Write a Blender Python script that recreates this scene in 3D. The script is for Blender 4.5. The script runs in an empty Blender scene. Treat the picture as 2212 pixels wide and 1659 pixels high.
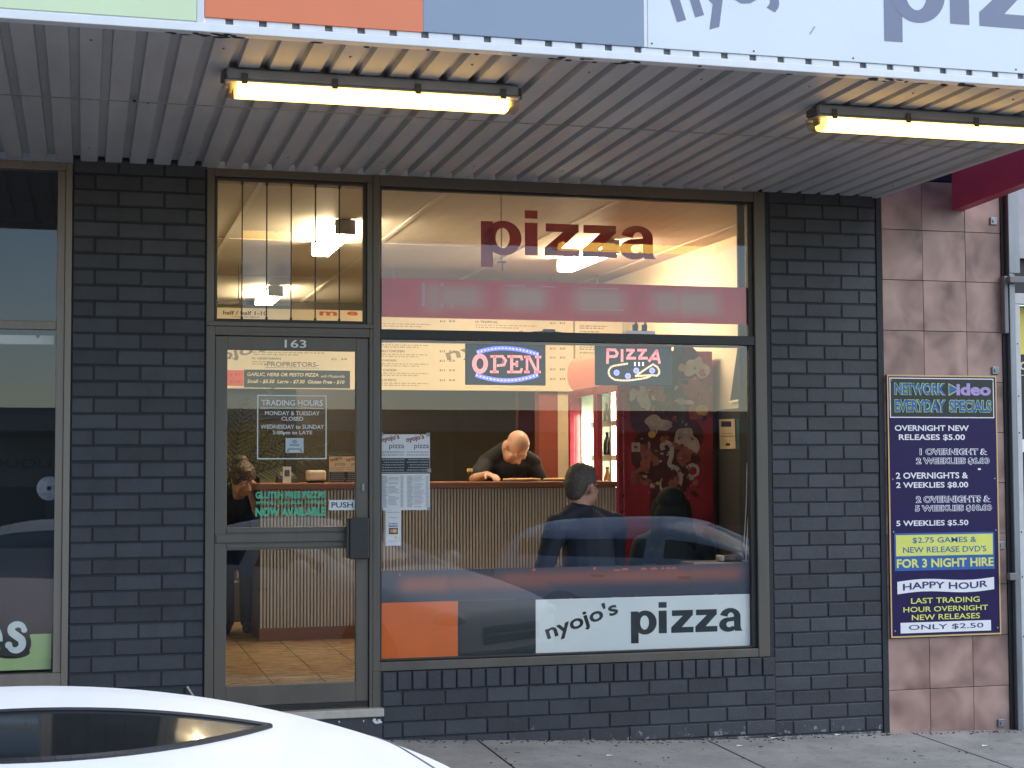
import bpy, bmesh, math, random
from mathutils import Vector, Matrix, Euler
random.seed(7)
S = bpy.context.scene
C = S.collection
R = math.radians

# ------------------------------------------------------------------ camera
W_IMG, H_IMG, F_PX = 2212.0, 1659.0, 3401.64
CAM = Vector((0.0, -8.7069, 1.4284))
YAW, PITCH, ROLL = 0.2652, 0.0516, -0.0040
def cam_axes():
    cy, sy, cp, sp = math.cos(YAW), math.sin(YAW), math.cos(PITCH), math.sin(PITCH)
    fw = Vector((sy, cy, 0)); rt = Vector((cy, -sy, 0)); up = Vector((0, 0, 1))
    f2 = fw * cp + up * sp; u2 = up * cp - fw * sp
    cr, sr = math.cos(ROLL), math.sin(ROLL)
    return rt * cr + u2 * sr, u2 * cr - rt * sr, f2
AX_R, AX_U, AX_F = cam_axes()
cam_d = bpy.data.cameras.new('camera'); cam = bpy.data.objects.new('camera', cam_d); C.objects.link(cam)
cam.matrix_world = Matrix(((AX_R.x, AX_U.x, -AX_F.x, CAM.x), (AX_R.y, AX_U.y, -AX_F.y, CAM.y),
                           (AX_R.z, AX_U.z, -AX_F.z, CAM.z), (0, 0, 0, 1)))
cam_d.sensor_width = 36.0; cam_d.lens = F_PX / W_IMG * 36.0
cam_d.clip_start = 0.05; cam_d.clip_end = 600
S.camera = cam

# ------------------------------------------------------------------ world, sun, exposure
SUN_EL, SUN_ROT = R(40), R(122)
wd = bpy.data.worlds.new("World"); S.world = wd; wd.use_nodes = True
nt = wd.node_tree; bg = nt.nodes['Background']
sky = nt.nodes.new('ShaderNodeTexSky'); sky.sky_type = 'NISHITA'; sky.sun_disc = False
sky.sun_elevation = SUN_EL; sky.sun_rotation = SUN_ROT
sky.air_density = 1.0; sky.dust_density = 0.4; sky.ozone_density = 2.5
nt.links.new(sky.outputs[0], bg.inputs[0]); bg.inputs[1].default_value = 0.14
sd = bpy.data.lights.new('sun', 'SUN'); sun = bpy.data.objects.new('sun', sd); C.objects.link(sun)
sd.energy = 1.5; sd.angle = R(60); sd.color = (1.0, 0.97, 0.93)
# the sun lamp points along -Z of its own frame
_dir = Vector((math.sin(SUN_ROT) * math.cos(SUN_EL), math.cos(SUN_ROT) * math.cos(SUN_EL), math.sin(SUN_EL)))
sun.rotation_euler = _dir.to_track_quat('Z', 'Y').to_euler()
S.view_settings.view_transform = 'Standard'; S.view_settings.look = 'None'
S.view_settings.exposure = 0.9; S.view_settings.gamma = 1.0
S.cycles.use_denoising = True
S.cycles.max_bounces = 8; S.cycles.transparent_max_bounces = 16
S.cycles.sample_clamp_indirect = 6.0
S.cycles.caustics_reflective = False; S.cycles.caustics_refractive = False

# ------------------------------------------------------------------ helpers
def px(x, y):
    return AX_R * ((x - W_IMG / 2) / F_PX) + AX_U * ((H_IMG / 2 - y) / F_PX) + AX_F
def at(x, y, Y=0.0):            # photo pixel -> (x, z) on the plane y = Y
    d = px(x, y); t = (Y - CAM.y) / d.y; p = CAM + d * t
    return p.x, p.z
def at3(x, y, Y=0.0):
    a, b = at(x, y, Y); return Vector((a, Y, b))
def onx(x, y, X):               # photo pixel -> (y, z) on the plane x = X
    d = px(x, y); t = (X - CAM.x) / d.x; p = CAM + d * t
    return p.y, p.z

class MB:
    """collects shapes into one mesh"""
    def __init__(self): self.v = []; self.f = []; self.m = []; self.s = []; self.cur = 0; self.smooth = False
    def add(self, vs, fs):
        o = len(self.v); self.v += [tuple(p) for p in vs]
        for f in fs:
            self.f.append([i + o for i in f]); self.m.append(self.cur); self.s.append(self.smooth)
        return self
    def box(self, x0, x1, y0, y1, z0, z1, b=0.0):
        if x1 < x0: x0, x1 = x1, x0
        if y1 < y0: y0, y1 = y1, y0
        if z1 < z0: z0, z1 = z1, z0
        if b <= 0:
            v = [(x, y, z) for x in (x0, x1) for y in (y0, y1) for z in (z0, z1)]
            return self.add(v, [(0, 1, 3, 2), (4, 6, 7, 5), (0, 4, 5, 1), (2, 3, 7, 6), (0, 2, 6, 4), (1, 5, 7, 3)])
        b = min(b, (x1 - x0) * .45, (y1 - y0) * .45, (z1 - z0) * .45)
        bm = bmesh.new(); bmesh.ops.create_cube(bm, size=1)
        for q in bm.verts:
            q.co = Vector(((x0 + x1) / 2 + q.co.x * (x1 - x0), (y0 + y1) / 2 + q.co.y * (y1 - y0), (z0 + z1) / 2 + q.co.z * (z1 - z0)))
        bmesh.ops.bevel(bm, geom=bm.edges[:], offset=b, segments=2, affect='EDGES', profile=.5)
        return self.bm(bm)
    def bm(self, bm):
        bm.verts.index_update()
        self.add([q.co[:] for q in bm.verts], [[q.index for q in f.verts] for f in bm.faces]); bm.free(); return self
    def quad(self, a, b, c, d): return self.add([a, b, c, d], [(0, 1, 2, 3)])
    def xz(self, x0, x1, z0, z1, y): return self.quad((x0, y, z0), (x1, y, z0), (x1, y, z1), (x0, y, z1))
    def poly(self, pts): return self.add(pts, [list(range(len(pts)))])
    def prism(self, pts, y0, y1):   # outline in (x,z), y0 = front (towards -y)
        n = len(pts)
        v = [(p[0], y0, p[1]) for p in pts] + [(p[0], y1, p[1]) for p in pts]
        fs = [list(range(n)), list(range(2 * n - 1, n - 1, -1))] + [(i, i + n, (i + 1) % n + n, (i + 1) % n) for i in range(n)]
        return self.add(v, fs)
    def tube(self, p0, p1, r0, r1=None, n=10, caps=True):
        p0, p1 = Vector(p0), Vector(p1); r1 = r0 if r1 is None else r1
        d = (p1 - p0).normalized(); a = d.orthogonal().normalized(); b = d.cross(a)
        v = []
        for p, r in ((p0, r0), (p1, r1)):
            for i in range(n):
                t = 2 * math.pi * i / n; v.append(p + (a * math.cos(t) + b * math.sin(t)) * r)
        fs = [(i, (i + 1) % n, (i + 1) % n + n, i + n) for i in range(n)]
        if caps: fs += [list(range(n - 1, -1, -1)), list(range(n, 2 * n))]
        return self.add(v, fs)
    def path(self, pts, r, n=8):
        for a, b in zip(pts[:-1], pts[1:]): self.tube(a, b, r, r, n)
        return self
    def ell(self, c, r, rot=None, n=16):
        bm = bmesh.new(); bmesh.ops.create_uvsphere(bm, u_segments=n, v_segments=max(6, n * 2 // 3), radius=1)
        M = rot.to_3x3() if rot is not None else Matrix.Identity(3); c = Vector(c)
        for q in bm.verts: q.co = M @ Vector((q.co.x * r[0], q.co.y * r[1], q.co.z * r[2])) + c
        return self.bm(bm)
    def lathe(self, prof, c, n=20):  # prof of (r,z), about vertical axis at c
        v = []
        for r, z in prof:
            for i in range(n):
                t = 2 * math.pi * i / n; v.append((c[0] + r * math.cos(t), c[1] + r * math.sin(t), c[2] + z))
        fs = []
        for k in range(len(prof) - 1):
            for i in range(n): fs.append((k * n + i, k * n + (i + 1) % n, (k + 1) * n + (i + 1) % n, (k + 1) * n + i))
        fs.append(list(range(n - 1, -1, -1))); fs.append([len(v) - n + i for i in range(n)])
        return self.add(v, fs)
    def merge(self, other): return self.add(other.v, other.f)

def tag(o, label=None, cat=None, group=None, kind=None):
    if label: o['label'] = label
    if cat: o['category'] = cat
    if group: o['group'] = group
    if kind: o['kind'] = kind
    return o
def adopt(o, parent):
    if parent is not None:
        o.parent = parent
        w = Matrix.Identity(4); q = parent; chain = []
        while q is not None: chain.append(q); q = q.parent
        for q in reversed(chain): w = w @ q.matrix_parent_inverse @ Matrix.LocRotScale(q.location, q.rotation_euler, q.scale)
        o.matrix_parent_inverse = w.inverted()
def obj(name, mb, mats, parent=None, smooth=False):
    me = bpy.data.meshes.new(name); me.from_pydata(mb.v, [], mb.f)
    if not isinstance(mats, (list, tuple)): mats = [mats]
    for m in mats: me.materials.append(m)
    for i, p in enumerate(me.polygons):
        p.material_index = mb.m[i]; p.use_smooth = smooth or mb.s[i]
    me.validate(); me.update()
    bm = bmesh.new(); bm.from_mesh(me); bmesh.ops.recalc_face_normals(bm, faces=bm.faces[:]); bm.to_mesh(me); bm.free()
    o = bpy.data.objects.new(name, me); C.objects.link(o); adopt(o, parent); return o
def flat(name, mb, mat, parent=None):    # like obj, but keeps the given face order (signs and vinyl)
    me = bpy.data.meshes.new(name); me.from_pydata(mb.v, [], mb.f); me.materials.append(mat)
    me.validate(); me.update(); o = bpy.data.objects.new(name, me); C.objects.link(o); adopt(o, parent); return o
def thing(name, label, cat, loc=(0, 0, 0), group=None, kind=None):
    o = bpy.data.objects.new(name, None); C.objects.link(o); o.location = loc; o.empty_display_size = .1
    return tag(o, label, cat, group, kind)
def dup(root, loc, label=None, rotz=None):
    r = root.copy(); C.objects.link(r); r.location = loc
    if rotz is not None: r.rotation_euler = (0, 0, rotz)
    if label: r['label'] = label
    for ch in list(root.children):
        c = ch.copy(); C.objects.link(c); c.parent = r; c.matrix_parent_inverse = ch.matrix_parent_inverse.copy()
        for g in ch.children:
            d = g.copy(); C.objects.link(d); d.parent = c; d.matrix_parent_inverse = g.matrix_parent_inverse.copy()
    return r

# text: built-in font outlines turned into flat mesh on a plane facing -y
_tc = {}
def glyphs(s, bold=0.0, shear=0.0, space=1.0, res=3):
    k = (s, bold, shear, space, res)
    if k in _tc: return _tc[k]
    cu = bpy.data.curves.new('letters', 'FONT'); cu.body = s; cu.size = 1; cu.offset = bold; cu.shear = shear
    cu.space_character = space; cu.resolution_u = res; cu.fill_mode = 'BOTH'
    o = bpy.data.objects.new('letters', cu); C.objects.link(o)
    dg = bpy.context.evaluated_depsgraph_get(); me = o.evaluated_get(dg).to_mesh()
    vs = [(v.co.x, v.co.y) for v in me.vertices]; fs = [list(p.vertices) for p in me.polygons]
    o.evaluated_get(dg).to_mesh_clear(); bpy.data.objects.remove(o); bpy.data.curves.remove(cu)
    _tc[k] = (vs, fs); return _tc[k]
def text(mb, s, x0, x1, z0, z1, y, bold=0.0, shear=0.0, space=1.0, rot=0.0, piv=None, warp=None, box=None):
    """fit the ink of s into x0..x1, z0..z1 on the plane y"""
    vs, fs = glyphs(s, bold, shear, space)
    bx = box or s
    bv = glyphs(bx, bold, shear, space)[0]
    ax0, ax1 = min(v[0] for v in vs), max(v[0] for v in vs)
    az0, az1 = min(v[1] for v in bv), max(v[1] for v in bv)
    out = []
    cr, sr = math.cos(rot), math.sin(rot)
    for v in vs:
        X = x0 + (v[0] - ax0) / (ax1 - ax0) * (x1 - x0); Z = z0 + (v[1] - az0) / (az1 - az0) * (z1 - z0)
        if warp: Z += warp((X - x0) / (x1 - x0))
        if rot:
            p = piv or (x0, z0); dx, dz = X - p[0], Z - p[1]; X, Z = p[0] + dx * cr - dz * sr, p[1] + dx * sr + dz * cr
        out.append((X, y, Z))
    return mb.add(out, fs)

# heavy grotesque lettering drawn as outlines (for the big shop name)
def arc(cx, cz, rx, rz, a0, a1, n=18):
    return [(cx + rx * math.cos(R(a0 + (a1 - a0) * i / n)), cz + rz * math.sin(R(a0 + (a1 - a0) * i / n))) for i in range(n + 1)]
def strip(mb, outer, inner, f, y):
    for i in range(len(outer) - 1):
        mb.quad(f(inner[i], y), f(outer[i], y), f(outer[i + 1], y), f(inner[i + 1], y))
def heavy_word(mb, word, x0, x1, zb, zx, y, dy=-.0004):
    """word in a heavy grotesque; zb = baseline, zx = x-height line; overlapping strokes step forward by dy"""
    h = zx - zb; adv = {'p': 1.06, 'i': .48, 'z': .93, 'a': 1.02}
    tot = sum(adv[c] for c in word) - .08; k = (x1 - x0) / tot; X = x0
    for c in word:
        def f(p, yy, X=X): return (X + p[0] * k, yy, zb + p[1] * h)
        if c == 'p':
            mb.poly([f(q, y) for q in ((0, -.40), (.29, -.40), (.29, 1), (0, 1))])
            strip(mb, arc(.54, .5, .44, .53, 0, 360, 40), arc(.52, .5, .17, .31, 0, 360, 40), f, y + dy)
        elif c == 'i':
            mb.poly([f(q, y) for q in ((0, 0), (.31, 0), (.31, 1), (0, 1))]); mb.poly([f(q, y) for q in ((0, 1.13), (.31, 1.13), (.31, 1.38), (0, 1.38))])
        elif c == 'z':
            mb.poly([f(q, y) for q in ((.03, .75), (.84, .75), (.84, 1), (.03, 1))])
            mb.poly([f(q, y) for q in ((0, 0), (.86, 0), (.86, .25), (0, .25))])
            mb.poly([f(q, y + dy) for q in ((0, 0), (.0, .25), (.46, .76), (.84, 1), (.84, .79), (.40, .24))])
        elif c == 'a':
            strip(mb, arc(.44, .66, .40, .37, 170, 0, 20), arc(.46, .64, .125, .19, 180, 0, 20), f, y)
            mb.poly([f(q, y + dy) for q in ((.585, .66), (.84, .66), (.84, .2), (.87, .06), (.93, 0), (.62, 0), (.585, .15))])
            strip(mb, arc(.36, .29, .36, .32, 90, 330, 26), arc(.40, .30, .12, .13, 90, 330, 26), f, y + 2 * dy)
            mb.poly([f(q, y + 3 * dy) for q in ((.34, .605), (.36, .42), (.60, .46), (.60, .64))])
        X += adv[c] * k
    return mb

# ------------------------------------------------------------------ materials
def nodes(name):
    m = bpy.data.materials.new(name); m.use_nodes = True; n = m.node_tree
    return m, n, n.nodes['Principled BSDF']
def noise(n, scale, detail=4, rough=.6, coord='Object', stretch=None):
    tc = n.nodes.new('ShaderNodeTexCoord'); t = n.nodes.new('ShaderNodeTexNoise')
    t.inputs['Scale'].default_value = scale; t.inputs['Detail'].default_value = detail; t.inputs['Roughness'].default_value = rough
    if stretch:
        mp = n.nodes.new('ShaderNodeMapping'); mp.inputs['Scale'].default_value = stretch
        n.links.new(tc.outputs[coord], mp.inputs[0]); n.links.new(mp.outputs[0], t.inputs['Vector'])
    else: n.links.new(tc.outputs[coord], t.inputs['Vector'])
    return t
def ramp(n, src, stops):
    r = n.nodes.new('ShaderNodeValToRGB'); e = r.color_ramp.elements
    while len(e) < len(stops): e.new(.5)
    for q, (p, c) in zip(e, stops): q.position = p; q.color = (*c, 1)
    n.links.new(src, r.inputs[0]); return r
def mul(c, k): return tuple(max(0, min(1, q * k)) for q in c)
def M(name, col, rough=.5, metal=0, var=.12, scale=9, bump=0, bscale=80, coat=0, stretch=None, spec=.5):
    m, n, p = nodes(name)
    t = noise(n, scale, 5, .65, stretch=stretch)
    r = ramp(n, t.outputs['Fac'], [(.25, mul(col, 1 - var)), (.75, mul(col, 1 + var))])
    n.links.new(r.outputs[0], p.inputs['Base Color'])
    p.inputs['Metallic'].default_value = metal; p.inputs['Specular IOR Level'].default_value = spec
    rr = n.nodes.new('ShaderNodeMapRange'); rr.inputs['To Min'].default_value = max(.03, rough - .1); rr.inputs['To Max'].default_value = min(1, rough + .1)
    n.links.new(t.outputs['Fac'], rr.inputs[0]); n.links.new(rr.outputs[0], p.inputs['Roughness'])
    if coat: p.inputs['Coat Weight'].default_value = coat; p.inputs['Coat Roughness'].default_value = .05
    if bump:
        t2 = noise(n, bscale, 4, .6); b = n.nodes.new('ShaderNodeBump'); b.inputs['Strength'].default_value = bump; b.inputs['Distance'].default_value = .004
        n.links.new(t2.outputs['Fac'], b.inputs['Height']); n.links.new(b.outputs[0], p.inputs['Normal'])
    return m
def EM(name, col, strength, edge=None):
    m, n, p = nodes(name)
    p.inputs['Base Color'].default_value = (.8, .8, .8, 1)
    p.inputs['Emission Color'].default_value = (*col, 1); p.inputs['Emission Strength'].default_value = strength
    return m
def GLASS(name, tint=(1, 1, 1), ior=1.80, rough=0.0):
    m, n, p = nodes(name); n.nodes.remove(p)
    out = n.nodes['Material Output']; tr = n.nodes.new('ShaderNodeBsdfTransparent'); gl = n.nodes.new('ShaderNodeBsdfGlossy')
    tr.inputs[0].default_value = (*tint, 1); gl.inputs['Roughness'].default_value = rough
    fr = n.nodes.new('ShaderNodeFresnel'); fr.inputs[0].default_value = ior
    mx = n.nodes.new('ShaderNodeMixShader'); ge = n.nodes.new('ShaderNodeNewGeometry'); iv = n.nodes.new('ShaderNodeMath'); iv.operation = 'SUBTRACT'; iv.inputs[0].default_value = 1
    pr_ = n.nodes.new('ShaderNodeMath'); pr_.operation = 'MULTIPLY'; n.links.new(ge.outputs['Backfacing'], iv.inputs[1]); n.links.new(iv.outputs[0], pr_.inputs[0]); n.links.new(fr.outputs[0], pr_.inputs[1])
    n.links.new(pr_.outputs[0], mx.inputs[0]); n.links.new(tr.outputs[0], mx.inputs[1]); n.links.new(gl.outputs[0], mx.inputs[2])
    n.links.new(mx.outputs[0], out.inputs[0]); return m
def BLUR(name, base, ink, blobs, soft, amt, var=.08, thru=.4):
    """vinyl band whose lettering has been smeared out: soft patches of ink at (x0,x1,z0,z1)"""
    m, n, p = nodes(name)
    tc = n.nodes.new('ShaderNodeTexCoord'); sx = n.nodes.new('ShaderNodeSeparateXYZ'); n.links.new(tc.outputs['Object'], sx.inputs[0])
    def edge(o, a, s, inv):
        r = n.nodes.new('ShaderNodeMapRange'); r.interpolation_type = 'SMOOTHSTEP'
        r.inputs['From Min'].default_value = a - s; r.inputs['From Max'].default_value = a + s
        r.inputs['To Min'].default_value = 1.0 if inv else 0.0; r.inputs['To Max'].default_value = 0.0 if inv else 1.0
        n.links.new(sx.outputs[o], r.inputs[0]); return r.outputs[0]
    def mt(op, a, b):
        q = n.nodes.new('ShaderNodeMath'); q.operation = op
        for i, v in ((0, a), (1, b)):
            if isinstance(v, (int, float)): q.inputs[i].default_value = v
            else: n.links.new(v, q.inputs[i])
        return q.outputs[0]
    tot = None
    for (x0, x1, z0, z1, k) in blobs:
        q = mt('MULTIPLY', mt('MULTIPLY', edge(0, x0, soft, 0), edge(0, x1, soft, 1)), mt('MULTIPLY', edge(2, z0, soft * .6, 0), edge(2, z1, soft * .6, 1)))
        q = mt('MULTIPLY', q, k * amt); tot = q if tot is None else mt('MAXIMUM', tot, q)
    t = noise(n, 14, 4); rb = ramp(n, t.outputs['Fac'], [(.25, mul(base, 1 - var)), (.75, mul(base, 1 + var))])
    mx = n.nodes.new('ShaderNodeMix'); mx.data_type = 'RGBA'
    n.links.new(tot, mx.inputs[0]); n.links.new(rb.outputs[0], mx.inputs[6]); mx.inputs[7].default_value = (*ink, 1)
    n.links.new(mx.outputs[2], p.inputs['Base Color']); p.inputs['Roughness'].default_value = .5
    out = n.nodes['Material Output']; tl = n.nodes.new('ShaderNodeBsdfTranslucent'); n.links.new(mx.outputs[2], tl.inputs[0]); ms = n.nodes.new('ShaderNodeMixShader'); ms.inputs[0].default_value = thru
    n.links.new(p.outputs[0], ms.inputs[1]); n.links.new(tl.outputs[0], ms.inputs[2]); n.links.new(ms.outputs[0], out.inputs[0])
    return m

def VIN(name, col, back=.5, var=.05):
    """thin vinyl film on glass: lets part of the light behind it through"""
    m, n, p = nodes(name); out = n.nodes['Material Output']
    t = noise(n, 6, 4); r = ramp(n, t.outputs['Fac'], [(.25, mul(col, 1 - var)), (.75, mul(col, 1 + var))]); n.links.new(r.outputs[0], p.inputs['Base Color']); p.inputs['Roughness'].default_value = .5
    tl = n.nodes.new('ShaderNodeBsdfTranslucent'); n.links.new(r.outputs[0], tl.inputs[0]); mx = n.nodes.new('ShaderNodeMixShader'); mx.inputs[0].default_value = back
    n.links.new(p.outputs[0], mx.inputs[1]); n.links.new(tl.outputs[0], mx.inputs[2]); n.links.new(mx.outputs[0], out.inputs[0]); return m
def brick_paint():
    m, n, p = nodes('dark blue grey brick paint')
    t = noise(n, 5, 6, .7); t2 = noise(n, 46, 3, .6)
    geo = n.nodes.new('ShaderNodeNewGeometry')
    r = ramp(n, t.outputs['Fac'], [(.2, (.019, .0225, .028)), (.5, (.035, .040, .047)), (.8, (.046, .051, .058))])
    hs = n.nodes.new('ShaderNodeHueSaturation'); n.links.new(r.outputs[0], hs.inputs['Color'])
    rr = n.nodes.new('ShaderNodeMapRange'); rr.inputs['To Min'].default_value = .70; rr.inputs['To Max'].default_value = 1.28
    n.links.new(geo.outputs['Random Per Island'], rr.inputs[0]); n.links.new(rr.outputs[0], hs.inputs['Value'])
    # flaked paint: bare pale mortar near the footing
    tc = n.nodes.new('ShaderNodeTexCoord'); sx = n.nodes.new('ShaderNodeSeparateXYZ'); n.links.new(tc.outputs['Object'], sx.inputs[0])
    hz = n.nodes.new('ShaderNodeMapRange'); hz.inputs['From Min'].default_value = -.20; hz.inputs['From Max'].default_value = .03
    hz.inputs['To Min'].default_value = .30; hz.inputs['To Max'].default_value = 0
    n.links.new(sx.outputs[2], hz.inputs[0])
    t3 = noise(n, 16, 6, .72); ad = n.nodes.new('ShaderNodeMath'); ad.operation = 'ADD'
    n.links.new(t3.outputs['Fac'], ad.inputs[0]); n.links.new(hz.outputs[0], ad.inputs[1])
    fl = ramp(n, ad.outputs[0], [(.80, (0, 0, 0)), (.83, (1, 1, 1))])
    mx = n.nodes.new('ShaderNodeMix'); mx.data_type = 'RGBA'; n.links.new(fl.outputs[0], mx.inputs[0])
    n.links.new(hs.outputs[0], mx.inputs[6]); mx.inputs[7].default_value = (.21, .22, .23, 1)
    n.links.new(mx.outputs[2], p.inputs['Base Color']); p.inputs['Roughness'].default_value = .55
    b = n.nodes.new('ShaderNodeBump'); b.inputs['Strength'].default_value = .5; b.inputs['Distance'].default_value = .004
    n.links.new(t2.outputs['Fac'], b.inputs['Height']); n.links.new(b.outputs[0], p.inputs['Normal'])
    return m
def tile_stone():
    m, n, p = nodes('mottled pink brown wall tile')
    geo = n.nodes.new('ShaderNodeNewGeometry'); tc = n.nodes.new('ShaderNodeTexCoord')
    t = n.nodes.new('ShaderNodeTexNoise'); t.noise_dimensions = '4D'; t.inputs['Scale'].default_value = 4.2; t.inputs['Detail'].default_value = 2.2; t.inputs['Distortion'].default_value = .5
    ml = n.nodes.new('ShaderNodeMath'); ml.operation = 'MULTIPLY'; ml.inputs[1].default_value = 40
    n.links.new(geo.outputs['Random Per Island'], ml.inputs[0]); n.links.new(ml.outputs[0], t.inputs['W']); n.links.new(tc.outputs['Object'], t.inputs['Vector'])
    r = ramp(n, t.outputs['Fac'], [(.28, (.12, .070, .060)), (.44, (.27, .165, .138)), (.60, (.38, .245, .205)), (.78, (.46, .31, .258))])
    n.links.new(r.outputs[0], p.inputs['Base Color']); p.inputs['Roughness'].default_value = .42
    return m
def concrete():
    m, n, p = nodes('worn concrete paving')
    t = noise(n, 2.2, 8, .7); t2 = noise(n, 120, 3, .6); t3 = noise(n, 11, 5, .7)
    r = ramp(n, t.outputs['Fac'], [(.3, (.19, .19, .182)), (.7, (.34, .34, .325))])
    r3 = ramp(n, t3.outputs['Fac'], [(.30, (.62, .62, .62)), (.42, (1, 1, 1))])
    r2 = ramp(n, t2.outputs['Fac'], [(.3, (.8, .8, .8)), (.7, (1.15, 1.15, 1.15))])
    a = n.nodes.new('ShaderNodeMix'); a.data_type = 'RGBA'; a.blend_type = 'MULTIPLY'; a.inputs[0].default_value = 1
    n.links.new(r.outputs[0], a.inputs[6]); n.links.new(r2.outputs[0], a.inputs[7])
    b = n.nodes.new('ShaderNodeMix'); b.data_type = 'RGBA'; b.blend_type = 'MULTIPLY'; b.inputs[0].default_value = 1
    n.links.new(a.outputs[2], b.inputs[6]); n.links.new(r3.outputs[0], b.inputs[7])
    tcv = n.nodes.new('ShaderNodeTexCoord'); vo = n.nodes.new('ShaderNodeTexVoronoi'); vo.inputs['Scale'].default_value = 3.4; n.links.new(tcv.outputs['Object'], vo.inputs['Vector'])
    gm = ramp(n, vo.outputs['Distance'], [(.055, (.36, .36, .36)), (.075, (1, 1, 1))])
    c_ = n.nodes.new('ShaderNodeMix'); c_.data_type = 'RGBA'; c_.blend_type = 'MULTIPLY'; c_.inputs[0].default_value = 1
    n.links.new(b.outputs[2], c_.inputs[6]); n.links.new(gm.outputs[0], c_.inputs[7])
    n.links.new(c_.outputs[2], p.inputs['Base Color']); p.inputs['Roughness'].default_value = .8
    bp = n.nodes.new('ShaderNodeBump'); bp.inputs['Strength'].default_value = .35; bp.inputs['Distance'].default_value = .004
    n.links.new(t2.outputs['Fac'], bp.inputs['Height']); n.links.new(bp.outputs[0], p.inputs['Normal'])
    return m

m_brick = brick_paint()
m_mortar = M('dark painted mortar', (.022, .026, .032), .8, var=.3, scale=30)
m_tile = tile_stone(); m_grout = M('dark brown tile grout', (.05, .035, .032), .9)
m_conc = concrete(); m_asph = M('asphalt', (.085, .085, .087), .85, var=.3, scale=40, bump=.6, bscale=160)
m_kerb = M('concrete kerb', (.26, .26, .25), .85, var=.2)
m_bronze = M('bronze grey anodised aluminium', (.112, .100, .083), .42, metal=.3, var=.14, scale=6, stretch=(1, 1, .15))
m_bronze_d = M('dark bronze aluminium', (.035, .034, .032), .45, metal=.3, var=.15)
m_silverf = M('weathered silver brown aluminium', (.215, .185, .155), .42, metal=.3, var=.18, stretch=(1, 1, .1))
m_black = M('black rubber', (.012, .012, .012), .6)
m_glass = GLASS('shop window glass'); m_lglass = GLASS('louvre glass', (.93, .92, .9), 1.7)
m_cglass = M('dark car glass', (.010, .012, .014), .05, var=.1, coat=.6)
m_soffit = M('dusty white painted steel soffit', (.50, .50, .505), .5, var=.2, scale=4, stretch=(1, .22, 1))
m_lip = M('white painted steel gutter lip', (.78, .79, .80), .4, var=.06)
m_grime = M('dark grime', (.03, .03, .03), .9)
m_vinyl_w = VIN('pale mint white vinyl', (.80, .88, .86), .15, .02)
m_vinyl_k = M('black green vinyl', (.010, .016, .016), .45)
m_vinyl_o = VIN('orange vinyl', (.74, .17, .03), .3, .06)
m_vinyl_r = VIN('dark red vinyl lettering', (.30, .035, .030), .55, .05)
m_white = M('white paint', (.78, .78, .76), .5, var=.05)
m_cream = M('cream wall paint', (.66, .56, .42), .6, var=.05, scale=3)
m_ceil = M('cream ceiling board', (.58, .53, .47), .65, var=.05, scale=3)
m_board = M('cream menu board', (.80, .73, .58), .45, var=.03)
m_ink = M('grey brown menu ink', (.10, .075, .05), .6)
m_inkd = M('dark menu ink', (.05, .04, .03), .6)
m_lgrey = M('faint grey logo ink', (.28, .24, .18), .6)
m_wood = M('red brown timber', (.26, .105, .055), .38, var=.3, scale=4, stretch=(.3, 3, 14))
m_clad = M('beige fluted cladding', (.72, .67, .58), .5, var=.12, stretch=(3, 3, .4))
m_floor = M('tan ceramic floor tile', (.36, .25, .15), .28, var=.10, scale=5, stretch=(1, 6, 1))
m_grout2 = M('brown floor grout', (.12, .075, .045), .8)
m_brown = M('dark brown wall', (.062, .056, .053), .6, var=.15)
m_navy = M('dark navy paint', (.015, .019, .034), .5)
m_orange_wall = M('burnt orange wall', (.27, .062, .038), .6, var=.08)
m_dred = M('dark maroon wall', (.10, .024, .024), .6)
m_green_wall = M('pale sage wall', (.26, .29, .21), .6, var=.06)
m_fred = M('crimson fridge enamel', (.30, .022, .040), .3, var=.08, coat=.3)
m_skin = M('skin', (.52, .27, .19), .5, var=.10, scale=14)
m_skin_p = M('pale skin', (.60, .36, .27), .5, var=.08, scale=14)
m_blackshirt = M('black cotton', (.010, .012, .018), .85, var=.3, bump=.3, bscale=60)
m_navyjacket = M('navy jacket cloth', (.014, .018, .030), .8, var=.3, bump=.3, bscale=60)
m_hair_b = M('brown hair', (.055, .034, .022), .5, var=.5, scale=60, stretch=(1, 1, .15), bump=.6, bscale=200)
m_hair_g = M('short grey brown hair', (.085, .070, .056), .6, var=.5, scale=120, bump=.8, bscale=260)
m_hair_d = M('long dark hair', (.020, .021, .017), .85, spec=.15, var=.25, scale=50, stretch=(1, 1, .06))
m_eye = M('eye white', (.7, .68, .64), .2)
m_galv = M('galvanised steel', (.22, .235, .25), .4, metal=.6, var=.2, stretch=(1, 1, .2))

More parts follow.
